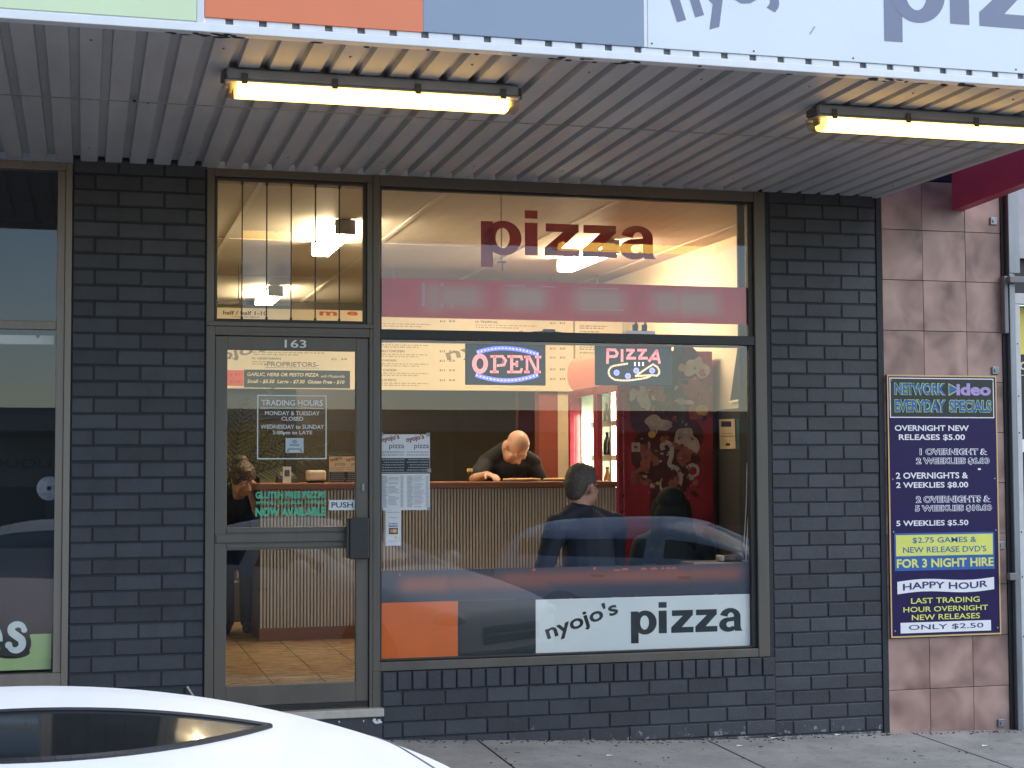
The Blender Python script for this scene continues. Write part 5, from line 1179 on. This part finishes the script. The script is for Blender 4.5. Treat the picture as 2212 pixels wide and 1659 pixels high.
def head_prims(c, Rt, s=1.0, nose=True):
    c = Vector(c); P = lambda x, y, z: c + Rt @ Vector((x * s, y * s, z * s)); E_ = lambda p, r, R2=None: ('e', P(*p), tuple(q * s for q in r), (Rt @ R2) if R2 else Rt)
    return [E_((0, .012, .030), (.078, .098, .092)), E_((0, -.025, -.035), (.062, .070, .080)), E_((0, -.052, -.085), (.036, .036, .030)), E_((-.045, -.03, -.055), (.026, .045, .045)), E_((.045, -.03, -.055), (.026, .045, .045)),
            ('c', P(0, -.090, .010), .010 * s, P(0, -.112, -.030), .014 * s), E_((-.012, -.100, -.033), (.010, .012, .009)), E_((.012, -.100, -.033), (.010, .012, .009)),
            E_((0, -.086, -.062), (.024, .010, .006)), E_((0, -.084, -.073), (.020, .010, .007)),
            E_((-.030, -.080, .022), (.024, .012, .008)), E_((.030, -.080, .022), (.024, .012, .008)), E_((-.050, -.066, -.025), (.020, .020, .018)), E_((.050, -.066, -.025), (.020, .020, .018)),
            E_((-.080, .012, -.012), (.010, .020, .032)), E_((.080, .012, -.012), (.010, .020, .032)), E_((-.084, .020, .0), (.008, .016, .020)), E_((.084, .020, .0), (.008, .016, .020))]
def eyes(c, Rt, par, s=1.0):
    c = Vector(c)
    for x in (-.030, .030):
        m = MB(); m.ell(c + Rt @ Vector((x * s, -.078 * s, .004 * s)), (.010 * s,) * 3, n=10); obj('eye', m, m_eye, par, True)
def hand_prims(w, d, up, curl, side, s=1.0):
    """w wrist, d along the hand, up = back of the hand; curled fingers and a thumb off the side of the palm"""
    w, d, up = Vector(w), Vector(d).normalized(), Vector(up).normalized(); sd_ = d.cross(up).normalized() * side; up = sd_.cross(d).normalized() * side
    out = [('c', w, .024 * s, w + d * .03 * s, .026 * s)]
    for k, q in enumerate((-.030, -.010, .010, .029)): out.append(('c', w + d * .03 * s + sd_ * q * .7 * s, .015 * s, w + d * .085 * s + sd_ * q * s, .0115 * s))
    for k, (q, L) in enumerate(((-.030, .062), (-.010, .075), (.010, .080), (.029, .070))):
        p = w + d * .088 * s + sd_ * q * s; a = 0; r = .0098
        for j, f in enumerate((.45, .32, .25)):
            a += curl * (1 + .1 * k) * (1, 1.2, .9)[j]; dd = d * math.cos(a) - up * math.sin(a); e = p + dd * L * f * s; out.append(('c', p, r * s, e, (r - .0012) * s)); p = e; r -= .0012
    p = w + d * .03 * s + sd_ * .026 * s; t1 = (sd_ * .85 + d * .5 - up * .15).normalized(); e = p + t1 * .036 * s; out.append(('c', p, .014 * s, e, .0115 * s)); t2 = (d * .85 + sd_ * .15 - up * .45).normalized(); out.append(('c', e, .0112 * s, e + t2 * .034 * s, .009 * s)); return out

# bald man behind the counter, head bowed over the pizza
hx, hz = at(1116, 966, 3.38); hc = Vector((hx, 3.38, hz)); Rt = Rm(14, 58, 4)
man = thing('person', 'bald man in black t-shirt bowed over the counter behind a pizza', 'person', (hx, 3.75, FLZ))
sh_l = Vector((at(1052, 995, 3.62)[0], 3.62, at(1052, 1000, 3.62)[1])); sh_r = Vector((at(1150, 1000, 3.62)[0], 3.62, at(1150, 1000, 3.62)[1]))
nk = hc + Rt @ Vector((0, .06, -.09)); el_l = Vector((at(1028, 1036, 3.45)[0], 3.50, KT + .02)); wr_l = el_l + Vector((.05, -.21, .035)); el_r = sh_r + Vector((.085, -.06, -.23)); wr_r = Vector((xa + .10, 3.42, KT + .045))
chest = (sh_l + sh_r) / 2; hip = Vector((hx + .02, 3.95, 1.06))
pr = head_prims(hc, Rt, 1.10) + [('c', nk, .062, chest + Vector((0, -.02, .0)), .075), ('c', chest + Vector((0, .04, -.05)), .15, hip, .15), ('c', sh_l, .06, el_l, .042), ('c', el_l, .043, wr_l, .028), ('c', sh_r, .06, el_r, .042), ('c', el_r, .043, wr_r, .028), ('c', hip + Vector((-.10, 0, -.02)), .10, (hx - .10, 3.98, .55), .065), ('c', hip + Vector((.10, 0, -.02)), .10, (hx + .14, 3.98, .55), .065), ('c', (hx - .10, 3.98, .55), .06, (hx - .10, 4.0, .24), .042), ('c', (hx + .14, 3.98, .55), .06, (hx + .14, 4.0, .24), .042)]
pr += hand_prims(wr_l, (.35, -.9, -.12), (0, 0, 1), .25, 1) + hand_prims(wr_r, (-.5, -.8, -.12), (0, 0, 1), .35, -1)
bd_ = blob('body', pr, m_skin_p, man, .006, 3); eyes(hc, Rt, bd_, 1.10)
blob('t_shirt', [('c', chest + Vector((0, .05, -.03)), .178, hip + Vector((0, 0, .06)), .180), ('e', chest + Vector((0, .02, -.02)), (.235, .13, .105)), ('c', sh_l + Vector((.03, .02, 0)), .090, sh_l.lerp(el_l, .78), .068), ('c', sh_r + Vector((-.03, .02, 0)), .090, sh_r.lerp(el_r, .72), .068), ('c', sh_l, .075, nk + Vector((0, .055, .0)), .06), ('c', sh_r, .075, nk + Vector((0, .055, .0)), .06)], m_blackshirt, man, .009, 4, (9, .006))
blob('apron_trousers', [('c', hip + Vector((-.09, 0, 0)), .125, (hx - .10, 3.98, .55), .085), ('c', hip + Vector((.09, 0, 0)), .125, (hx + .14, 3.98, .55), .085), ('c', (hx - .10, 3.98, .55), .08, (hx - .10, 4.0, .22), .065), ('c', (hx + .14, 3.98, .55), .08, (hx + .14, 4.0, .22), .065)], m_blackshirt, man, .012, 3)
blob('shoes', [('c', (hx - .10, 4.0, .20), .045, (hx - .10, 3.86, .195), .042), ('c', (hx + .14, 4.0, .20), .045, (hx + .14, 3.86, .195), .042)], m_black, man, .01, 2)

# woman on the phone at the left end of the counter
wy = 3.30; hx, hz = at(526, 1035, wy); hc = Vector((hx, wy, hz)); Rt = Rm(24, 34, -6)
wom = thing('person', 'woman with tied up hair and dark top holding a phone to her ear', 'person', (hx, wy + .3, FLZ))
nk = hc + Rt @ Vector((0, .055, -.09)); sh_r = Vector((hx + .17, wy + .20, hz - .14)); sh_l = Vector((hx - .20, wy + .24, hz - .20)); chest = (sh_l + sh_r) / 2; hip = Vector((hx - .03, wy + .42, 1.0))
ear = hc + Rt @ Vector((.088, -.005, -.02)); wr = Vector((at(541, 1056, wy - .06)[0], wy - .05, at(541, 1062, wy - .06)[1])); elb = Vector((at(552, 1092, wy - .05)[0] + .02, wy + .02, at(552, 1100, wy)[1] - .02))
kn = lambda s: Vector((hx - .02 + s * .09, wy + .30, .62)); an = lambda s: Vector((hx - .01 + s * .08, wy + .34, .24))
pr = head_prims(hc, Rt, 1.0) + [('c', nk, .048, chest + Vector((0, -.02, .02)), .06), ('c', chest + Vector((0, .03, -.05)), .11, hip, .13), ('c', sh_r, .050, elb, .036), ('c', elb, .036, wr, .024), ('c', sh_l, .050, (hx - .26, wy + .12, hz - .42), .036), ('c', (hx - .26, wy + .12, hz - .42), .035, (hx - .12, wy - .04, hz - .40), .024)]
for s in (-1, 1): pr += [('c', hip + Vector((s * .08, 0, -.02)), .09, kn(s), .058), ('c', kn(s), .055, an(s), .036)]
pr += hand_prims(wr, (ear - wr) + Vector((-.01, -.045, .0)), (.6, -.7, .1), .55, 1) + hand_prims((hx - .12, wy - .04, hz - .40), (.8, -.5, -.1), (0, 0, 1), .4, -1)
bd_ = blob('body', pr, m_skin, wom, .006, 3); eyes(hc, Rt, bd_)
blob('dark_top', [('c', chest + Vector((0, .03, -.04)), .135, hip, .150), ('e', chest + Vector((0, .02, -.02)), (.20, .105, .10)), ('c', sh_r, .072, sh_r.lerp(elb, .86), .052), ('c', sh_l, .072, (hx - .25, wy + .13, hz - .40), .05), ('c', sh_r, .065, nk + Vector((.02, .05, -.02)), .045), ('c', sh_l, .065, nk + Vector((-.02, .05, -.02)), .045)], m_blackshirt, wom, .009, 4, (9, .006))
blob('dark_trousers', [q for s in (-1, 1) for q in (('c', hip + Vector((s * .07, 0, 0)), .12, kn(s), .078), ('c', kn(s), .076, an(s), .060))], m_navyjacket, wom, .011, 3)
blob('shoes', [('c', (an(s).x, an(s).y, .197), .042, (an(s).x - .02, an(s).y - .14, .19), .036) for s in (-1, 1)], m_black, wom, .009, 2)
hr = [('e', hc + Rt @ Vector((0, .018, .042)), (.086, .102, .094), Rt), ('e', hc + Rt @ Vector((0, .07, -.01)), (.076, .055, .085), Rt), ('e', hc + Rt @ Vector((-.074, .0, .02)), (.018, .06, .055), Rt), ('e', hc + Rt @ Vector((.074, .01, .02)), (.018, .055, .055), Rt), ('e', hc + Rt @ Vector((0, .085, .105)), (.050, .050, .048), Rt), ('c', hc + Rt @ Vector((.02, .12, .09)), .036, hc + Rt @ Vector((.07, .17, -.06)), .020), ('c', hc + Rt @ Vector((.07, .17, -.06)), .02, hc + Rt @ Vector((.09, .17, -.17)), .008)]
blob('hair', hr, m_hair_b, wom, .006, 2, (60, .006))
ph = thing('mobile_phone', 'slim dark phone held to the woman\'s ear', 'phone', ear)
mb = MB(); mb.box(-.006, .006, -.036, .036, -.072, .072, .005); 
Q = (Rt @ Matrix.Rotation(R(-12), 3, 'X')); cpt = ear + Rt @ Vector((.022, -.02, -.03)); mb.v = [tuple(cpt + Q @ Vector(v)) for v in mb.v]; obj('phone_case', mb, m_black, ph)

# seated customers
m_chair = M('black chair plastic', (.018, .018, .02), .4); m_leg = M('steel chair leg', (.30, .30, .31), .35, metal=.8)
def chair(x, y, rz, label):
    c = thing('cafe_chair', label, 'chair', (0, 0, 0)); 
    mb = MB(); mb.box(-.21, .21, -.21, .21, .43, .46, .012); obj('seat', mb, m_chair, c)
    mb = MB(); mb.box(-.20, .20, .195, .222, .50, .66, .010); obj('backrest', mb, m_chair, c)
    for a in (-.185, .185):
        for b in (-.18, .19):
            mb = MB(); mb.tube((a * 1.06, b * 1.06, 0), (a, b, .43 if b < 0 else .60), .011, n=8); obj('leg', mb, m_leg, c)
    c.location = (x, y, FLZ); c.rotation_euler = (0, 0, R(rz)); return c
def seated(hc, yaw, head_yaw, label, jacket, hairfn, s=1.0, shoulder=.215):
    hc = Vector(hc); Rt = Rm(head_yaw, 4); By = Rm(yaw); P = lambda x, y, z: Vector((hc.x, hc.y, hc.z)) + By @ Vector((x, y, z))
    per = thing('person', label, 'person', (hc.x, hc.y, FLZ)); seat = .46 + FLZ
    nk = hc + Rt @ Vector((0, .03, -.09)); ch = P(0, .05, -.30); hip = P(0, .08, 0); hip.z = seat + .10; sl, sr = P(-shoulder, .04, -.235), P(shoulder, .04, -.235); el_, er_ = P(-shoulder - .06, -.02, -.50), P(shoulder + .06, -.02, -.50); wl, wr_ = P(-.12, -.24, -.53), P(.12, -.26, -.53)
    kl, kr = P(-.12, -.42, 0), P(.12, -.42, 0); kl.z = kr.z = seat + .05; al, ar = P(-.12, -.44, 0), P(.12, -.40, 0); al.z = ar.z = FLZ + .09
    pr = head_prims(hc, Rt, s) + [('c', nk, .058, ch + Vector((0, 0, .08)), .07), ('c', ch, .12, hip, .13), ('c', sl, .055, el_, .04), ('c', el_, .04, wl, .027), ('c', sr, .055, er_, .04), ('c', er_, .04, wr_, .027), ('c', hip, .1, kl, .06), ('c', kl, .057, al, .04), ('c', hip, .1, kr, .06), ('c', kr, .057, ar, .04)] + hand_prims(wl, By @ Vector((.4, -.9, 0)), (0, 0, 1), .4, 1) + hand_prims(wr_, By @ Vector((-.4, -.9, 0)), (0, 0, 1), .4, -1)
    b = blob('body', pr, m_skin, per, .007, 3); eyes(hc, Rt, b, s)
    blob('jacket', [('c', ch, .165, hip, .165), ('e', (sl + sr) / 2 + Vector((0, 0, -.03)), (shoulder + .03, .125, .085), By), ('c', sl, .078, el_, .06), ('c', sr, .078, er_, .06), ('c', el_, .058, wl, .042), ('c', er_, .058, wr_, .042), ('c', sl, .07, nk + Vector((0, 0, -.055)), .066), ('c', sr, .07, nk + Vector((0, 0, -.055)), .066), ('e', nk + Vector((0, 0, -.05)) + By @ Vector((0, .01, 0)), (.085, .085, .045))], jacket, per, .010, 4, (8, .008))
    blob('trousers', [('c', hip, .14, kl, .082), ('c', kl, .08, al, .06), ('c', hip, .14, kr, .082), ('c', kr, .08, ar, .06)], m_navyjacket, per, .012, 3)
    blob('shoes', [('c', (q.x, q.y, FLZ + .045), .042, tuple(Vector((q.x, q.y, FLZ + .04)) + By @ Vector((0, -.14, 0))), .038) for q in (al, ar)], m_black, per, .01, 2)
    blob('hair', hairfn(hc, Rt, s), m_hair_g if jacket is m_navyjacket else m_hair_d, per, .007, 3, (90, .005) if jacket is m_navyjacket else (26, .0015)); 
    return per
def short_hair(c, Rt, s): E_ = lambda p, r: ('e', c + Rt @ (Vector(p) * s), tuple(q * s for q in r), Rt); return [E_((0, .014, .046), (.084, .100, .090)), E_((0, .062, .008), (.072, .056, .076)), E_((0, .074, -.040), (.056, .034, .040)), E_((0, -.036, .094), (.060, .046, .036)), E_((-.070, .01, .038), (.016, .042, .042)), E_((.070, .01, .038), (.016, .042, .042))]
def long_hair(c, Rt, s):
    E_ = lambda p, r: ('e', c + Rt @ (Vector(p) * s), tuple(q * s for q in r), Rt)
    return [E_((0, .018, .038), (.094, .108, .098)), E_((0, .05, -.10), (.118, .085, .17)), E_((-.075, .06, -.26), (.075, .075, .20)), E_((.075, .06, -.26), (.075, .075, .20)), E_((-.098, -.01, -.10), (.034, .060, .16)), E_((.098, -.01, -.10), (.034, .060, .16)), E_((0, .085, -.32), (.12, .060, .20))]
x, z = at(1257, 1052, .62); seated((x, .62, z), 200, 128, 'seated man with short grey brown hair and navy jacket, back to the window', m_navyjacket, short_hair, 1.10, .225)
chair(x - .02, .70, 200, 'black cafe chair under the seated man')
x, z = at(1450, 1098, .80); seated((x, .80, z), 170, 165, 'seated woman with long dark hair in front of the drinks fridge', M('charcoal green coat', (.020, .026, .022), .85, var=.3), long_hair, 1.04, .19)
chair(x, .86, 170, 'black cafe chair under the long haired woman')

# feathery palm behind the woman
pxx, pz0 = at(510, 1010, 4.6); pl = thing('potted_palm', 'potted palm with thin fronds behind the woman on the phone', 'plant', (pxx - .05, 4.6, FLZ))
mb = MB(); mb.lathe([(.14, .001), (.19, .30), (.20, .34), (.17, .34), (.16, .30)], (pxx - .05, 4.6, FLZ), 20); obj('pot', mb, M('dark glazed pot', (.05, .04, .035), .3), pl, True)
mb = MB()
for i in range(7): a = i * .9; mb.path([(pxx - .05 + .05 * math.cos(a), 4.6 + .05 * math.sin(a), FLZ + .3), (pxx - .05 + .07 * math.cos(a), 4.6 + .06 * math.sin(a), 1.1), (pxx - .05 + .05 * math.cos(a), 4.6, 1.30)], .010, 6)
obj('stem', mb, M('palm stem', (.06, .055, .03), .6), pl)
mb = MB(); rg = random.Random(11)
for i in range(16):
    a = rg.uniform(-.5, 3.6) if i % 3 else rg.uniform(0, 6.28); tilt = rg.uniform(.35, 1.1); L = rg.uniform(.65, 1.05); p = Vector((pxx - .05, 4.6, 1.28)); d = Vector((math.cos(a) * math.sin(tilt), math.sin(a) * math.sin(tilt) * .5, math.cos(tilt))); pp = [p.copy()]
    for k in range(9): d = (d + Vector((0, 0, -.055))).normalized(); p = p + d * L / 9; pp.append(p.copy())
    for k in range(1, 10):
        t = (pp[k] - pp[k - 1]).normalized(); sd_ = t.cross(Vector((0, -1, .2))).normalized(); l = .20 * math.sin(math.pi * (k + 1) / 11)
        mb.tube(pp[k - 1], pp[k], .004, .003, 5, False)
        for s in (-1, 1):
            for q in (.0, .5):
                b = pp[k - 1].lerp(pp[k], q); e = b + (sd_ * s * .75 + t * .75 + Vector((0, 0, -.15))).normalized() * l; w = t * .006; mb.add([b - w, b + w, e], [(0, 1, 2)])
obj('fronds', mb, M('dark palm leaf', (.012, .017, .009), .5, var=.4), pl)

# ------------------------------------------------------------------ cars nosed in to the kerb
m_tyre = M('tyre rubber', (.015, .015, .016), .8); m_rim = M('alloy rim', (.42, .43, .45), .3, metal=.8); m_lampg = M('clear headlamp', (.45, .47, .50), .08, coat=.5); m_tail = M('red tail lamp', (.35, .012, .015), .15, coat=.5); m_trim = M('black trim', (.014, .014, .015), .45); m_chrome = M('chrome trim', (.6, .6, .62), .12, metal=1)
def car_cage(kind):
    # half sections: rocker, side, shoulder, glass base, glass top, rail, quarter, centre
    f = lambda y, *p: (y, p)
    if kind == 'wagon':
        tail = [f(-1.55, (.84, .22), (.91, .5), (.89, .90), (.83, .98), (.66, 1.21), (.585, 1.285), (.30, 1.372), (0, 1.405)),
                f(-1.95, (.83, .24), (.90, .5), (.88, .91), (.82, .99), (.65, 1.26), (.57, 1.32), (.29, 1.345), (0, 1.352)),
                f(-2.15, (.80, .26), (.87, .5), (.85, .90), (.79, .97), (.70, 1.0), (.60, 1.02), (.30, 1.03), (0, 1.035)),
                f(-2.24, (.74, .30), (.80, .5), (.79, .86), (.74, .90), (.66, .92), (.56, .93), (.28, .935), (0, .94))]
    else:
        tail = [f(-1.20, (.84, .22), (.91, .5), (.89, .90), (.82, .98), (.62, 1.31), (.54, 1.355), (.27, 1.385), (0, 1.395)),
                f(-1.72, (.83, .24), (.90, .5), (.87, .91), (.80, .99), (.73, 1.03), (.63, 1.04), (.32, 1.06), (0, 1.065)),
                f(-2.15, (.80, .25), (.87, .5), (.83, .88), (.76, .97), (.68, 1.005), (.56, 1.02), (.28, 1.03), (0, 1.035)),
                f(-2.28, (.72, .30), (.78, .5), (.75, .80), (.69, .88), (.60, .92), (.50, .93), (.25, .94), (0, .945))]
    return [f(2.28, (.56, .28), (.62, .45), (.60, .60), (.52, .63), (.42, .65), (.30, .66), (.15, .668), (0, .67)),
            f(2.14, (.75, .24), (.83, .46), (.80, .66), (.71, .71), (.57, .73), (.42, .745), (.2, .755), (0, .76)),
            f(1.50, (.82, .22), (.90, .5), (.86, .80), (.77, .86), (.62, .885), (.46, .90), (.23, .915), (0, .92)),
            f(.92, (.84, .22), (.91, .5), (.88, .87), (.81, .94), (.72, .965), (.64, .975), (.33, 1.0), (0, 1.01)),
            f(.74, (.84, .22), (.91, .5), (.885, .875), (.82, .95), (.74, 1.03), (.645, 1.05), (.33, 1.075), (0, 1.085)),
            f(.10, (.84, .22), (.91, .5), (.89, .885), (.825, .96), (.655, 1.21), (.575, 1.285), (.30, 1.375), (0, 1.408)),
            f(-.28, (.84, .22), (.91, .5), (.89, .89), (.83, .965), (.655, 1.233), (.58, 1.31), (.30, 1.403), (0, 1.44)),
            f(-.38, (.84, .22), (.91, .5), (.89, .89), (.83, .966), (.655, 1.235), (.58, 1.312), (.30, 1.405), (0, 1.442)),
            f(-.88, (.84, .22), (.91, .5), (.89, .895), (.83, .97), (.655, 1.23), (.58, 1.305), (.30, 1.398), (0, 1.435))] + tail
def car(label, loc, rz, paint, kind='sedan', roofglass=None, rw=1.0, group='cars parked along the kerb', sx=1.0, sz=1.0, chrome=False):
    st_ = car_cage(kind); n = 8; rows = []
    K = thing('parked_car', label, 'car', (0, 0, 0), group)
    for y, p in st_:
        half = [Vector((a * sx * (rw if 4 <= i <= 6 and -1.9 < y < .4 else 1), y, b * sz)) for i, (a, b) in enumerate(p)]; rows.append([Vector((-q.x, q.y, q.z)) for q in half] + half[-2::-1])
    m = MB(); w = 2 * n - 1
    m.v = [tuple(q) for r in rows for q in r]
    last = len(rows) - 1; W = {'glass': 1}
    rf, rr = 5, (9 if kind == 'sedan' else 10)     # roof front and roof rear stations
    for j in range(last):
        for i in range(w - 1):
            k = min(i, w - 2 - i); g = 0
            if j in (3, 4) and k in (5, 6): g = 1                       # windscreen
            if j == rr and k in (5, 6): g = 1                           # rear screen
            if 4 <= j < rr and k == 3 and j != 6: g = 2                 # side windows, a pillar between them
            m.f.append([j * w + i, j * w + i + 1, (j + 1) * w + i + 1, (j + 1) * w + i]); m.m.append(g); m.s.append(True)
    for j in (0, last):
        m.f.append([j * w + i for i in range(w)]); m.m.append(0); m.s.append(True)
        m.f[-1] = m.f[-1] if j else m.f[-1][::-1]
    me = bpy.data.meshes.new('car_cage'); me.from_pydata(m.v, [], m.f)
    for q in range(4): me.materials.append(None)
    for i, p in enumerate(me.polygons): p.material_index = m.m[i]
    o = bpy.data.objects.new('car_cage', me); C.objects.link(o)
    bm = bmesh.new(); bm.from_mesh(me); bmesh.ops.recalc_face_normals(bm, faces=bm.faces[:]); bm.to_mesh(me); bm.free()
    s = o.modifiers.new('s', 'SUBSURF'); s.levels = 3; s.render_levels = 3
    dg = bpy.context.evaluated_depsgraph_get(); ev = bpy.data.meshes.new_from_object(o.evaluated_get(dg)); bpy.data.objects.remove(o)
    def part(name, sel, mat, lift=0.0, comp=None):
        ids = {}; mb = MB(); mb.smooth = True; vs = []; fs = []
        for p in ev.polygons:
            if not sel(p): continue
            f_ = []
            for v in p.vertices:
                if v not in ids: ids[v] = len(vs); vv = ev.vertices[v]; vs.append(vv.co - vv.normal * lift)
                f_.append(ids[v])
            fs.append(f_)
        if not fs: return None
        mb.add(vs, fs); return obj(name, mb, mat, K, True)
    ctr = lambda p: p.center
    part('body', lambda p: p.material_index == 0, paint)
    part('windscreen', lambda p: p.material_index == 1 and ctr(p).y > 0, m_cglass, .004)
    part('rear_screen', lambda p: p.material_index == 1 and ctr(p).y < 0, m_cglass, .004)
    for sg in (-1, 1):
        part('front_window', lambda p: p.material_index == 2 and ctr(p).x * sg > 0 and ctr(p).y > -.33, m_cglass, .005)
        part('rear_window', lambda p: p.material_index == 2 and ctr(p).x * sg > 0 and ctr(p).y < -.33, m_cglass, .005)
    if roofglass:
        from mathutils.bvhtree import BVHTree
        tree = BVHTree.FromPolygons([v.co.copy() for v in ev.vertices], [list(p.vertices) for p in ev.polygons])
        hw, yn, yf = roofglass; mb = MB(); N, K2 = 40, 10; vs = []
        for i in range(N + 1):
            u = -1 + 2 * i / N
            for j in range(K2 + 1):
                y_t = yn + .46; y_n = y_t + (yn - y_t) * (1 - u * u); y_f = y_t + (yf - y_t) * (1 - abs(u) ** 3.4); yy = y_n + (y_f - y_n) * j / K2; h = tree.ray_cast(Vector((u * hw - .17, yy, 3)), Vector((0, 0, -1)))[0]; vs.append((h.x, h.y, h.z + .003))
        mb.add(vs, [(i * (K2 + 1) + j, (i + 1) * (K2 + 1) + j, (i + 1) * (K2 + 1) + j + 1, i * (K2 + 1) + j + 1) for i in range(N) for j in range(K2)]); sr = obj('sunroof', mb, m_cglass, K, True)
        ring = [vs[i * (K2 + 1)] for i in range(N + 1)] + [vs[i * (K2 + 1) + K2] for i in range(N, -1, -1)]
        mb = MB(); mb.path([Vector(q) for q in ring], .006, 6); obj('rubber_seal', mb, m_trim, sr)
        for sg in (-1, 1):
            pts = []
            for k in range(26):
                h = tree.ray_cast(Vector((sg * (.62 + .03 * k / 25), .05 - 1.85 * k / 25, 3)), Vector((0, 0, -1)))[0]; pts.append(h + Vector((0, 0, -.002)))
            mb = MB(); mb.path(pts, .005, 6); obj('roof_seam', mb, M('grey roof seam', (.22, .22, .23), .6), K)
    for sg in (-1, 1):
        mb = MB(); mb.ell((sg * .62 * sx, 2.10, .62 * sz), (.17, .14, .075), Matrix.Rotation(sg * -.45, 3, 'Z')); obj('headlight', mb, m_lampg, K, True)
        mb = MB(); mb.ell((sg * .70 * sx, -2.14, .80 * sz), (.13, .10, .085), Matrix.Rotation(sg * .4, 3, 'Z')); obj('tail_light', mb, m_tail, K, True)
        mb = MB(); mb.ell((sg * 1.0 * sx, .62, 1.02 * sz), (.12, .075, .075)); mb.tube((sg * .84 * sx, .66, .97 * sz), (sg * .96 * sx, .63, 1.0 * sz), .03, n=8); obj('side_mirror', mb, paint, K, True)
        mb = MB()
        for y in (.02, -.95): mb.ell((sg * .905 * sx, y, .80 * sz), (.016, .085, .018))
        obj('door_handle', mb, m_chrome if chrome else m_trim, K, True)
        if chrome: mb = MB(); mb.path([(sg * .872 * sx, .62, .925 * sz), (sg * .880 * sx, -.3, .935 * sz), (sg * .876 * sx, -1.1, .94 * sz)], .010, 6); obj('window_trim', mb, m_chrome, K)
        for y in (1.38, -1.36):
            mb = MB(); a, b = sg * .74 * sx, sg * .915 * sx; mb.tube((a, y, .315), (b, y, .315), .315, n=28); wh = obj('wheel', mb, m_tyre, K, True)
            mb = MB(); mb.tube((b - sg * .02, y, .315), (b + sg * .006, y, .315), .205, .185, n=24)
            rm = obj('rim', mb, m_rim, wh)
    mb = MB(); mb.box(-.36, .36, 2.255, 2.300, .40, .55, .03); mb.box(-.62, .62, 2.20, 2.285, .25, .345, .03); obj('grille', mb, m_trim, K)
    mb = MB(); mb.box(-.36, .36, 2.298, 2.306, .47, .485, .002); obj('grille_bar', mb, m_chrome, K)
    mb = MB(); mb.box(-.75, .75, -2.26, -2.18, .24, .34, .03); obj('rear_bumper_trim', mb, m_trim, K)
    K.location = loc; K.rotation_euler = (0, 0, rz); return K
p_white = M('white car paint', (.93, .92, .90), .5, var=.015, coat=.15); p_silver = M('pale blue silver car paint', (.60, .71, .86), .35, metal=.0, var=.05, coat=.8); p_black = M('black car paint', (.012, .012, .014), .15, coat=.8); p_red = M('dark red car paint', (.12, .012, .018), .18, coat=.8)
def road_at(x, y): return road_z(x, y)
car('white car with dark glass sunroof parked nearest the camera', (-.12, -5.05, road_at(-.06, -5.02)), R(-8), p_white, 'wagon', (.46, -1.05, -.60), 1.31).rotation_euler = (0, R(5.5), R(5))
car('white sedan parked between the sunroof car and the silver blue wagon, showing in reflections', (2.35, -6.5, road_at(2.4, -6.5)), R(-34), p_white, 'sedan')
car('pale blue silver wagon parked to the right, reflected in the shop window', (6.75, -8.0, road_at(6.75, -8.0)), R(-56), p_silver, 'wagon')
car('black sedan parked at the far right of the row, showing only in reflections', (10.6, -7.8, road_at(10.6, -7.8)), R(-56), p_black, 'sedan', chrome=True)
car('dark red sedan parked left of the white sunroof car, showing only in reflections', (-3.3, -6.2, road_at(-3.3, -6.2)), R(-18), p_red, 'sedan', chrome=True)

# ------------------------------------------------------------------ across the road (seen only mirrored in the glass)
ob = thing('opposite_building', 'long low row of shops across the road, seen mirrored in the glass', 'building', (0, -36, -1))
m_ob = M('dim rendered wall', (.16, .16, .17), .7, var=.2, scale=.6)
mb = MB(); mb.box(-40, 60, -44, -36, -1.5, 3.05); obj('front_wall', mb, m_ob, ob)
mb = MB(); mb.box(-40, 60, -36, -33.4, 2.35, 2.75, .02); obj('street_awning', mb, M('dull awning steel', (.24, .25, .27), .6), ob)
for k in range(12):
    mb = MB(); x = -26 + k * 5.2; mb.box(x, x + 4.2, -35.98, -35.9, -.4, 1.9); obj('shopfront_window', mb, m_cglass, ob)
ls_ = thing('liquor_sign', 'dim sign reading LIQUOR across the road, seen mirrored in the left window', 'sign', (-1.6, -35.6, 1.3))
mb = MB(); mb.box(-4.2, .6, -35.75, -35.7, .9, 2.2); obj('sign_board', mb, M('dim slate board', (.26, .28, .31), .6), ls_)
mb = MB(); text(mb, 'LIQUOR', 0, 2.0, 1.36, 1.66, 0, bold=.02)
mb.v = [(-.85 - v[0], -35.695, v[2]) for v in mb.v]; obj('sign_lettering', mb, m_black, ls_)

# ------------------------------------------------------------------ grit and leaf scraps gathered along the foot of the wall
mb = MB(); rg = random.Random(17)
for _ in range(420):
    x = rg.uniform(1.62, 6.6); y = -abs(rg.gauss(0, .05)) - .03
    if rg.random() < .18: y = -rg.uniform(.05, 1.4)
    r = rg.uniform(.002, .007); z = pave_z(x, y); a = rg.uniform(0, 3.14)
    mb.ell((x, y, z + r * .3), (r * rg.uniform(.8, 2.2), r, r * .5), Matrix.Rotation(a, 3, 'Z'), n=6)
tag(obj('grit', mb, M('brown grit', (.055, .045, .035), .9, var=.8, scale=70)), kind='stuff')
mb = MB()
for x, y in ((3.92, -.06), (4.35, -.03), (3.62, -.25), (5.05, -.5), (2.75, -.5)):
    z = pave_z(x, y) + .002; mb.add([(x, y, z), (x + .03, y - .008, z + .004), (x + .045, y + .012, z + .002), (x + .012, y + .022, z + .005)], [(0, 1, 2, 3)])
tag(obj('paper_scraps', mb, m_white), kind='stuff')
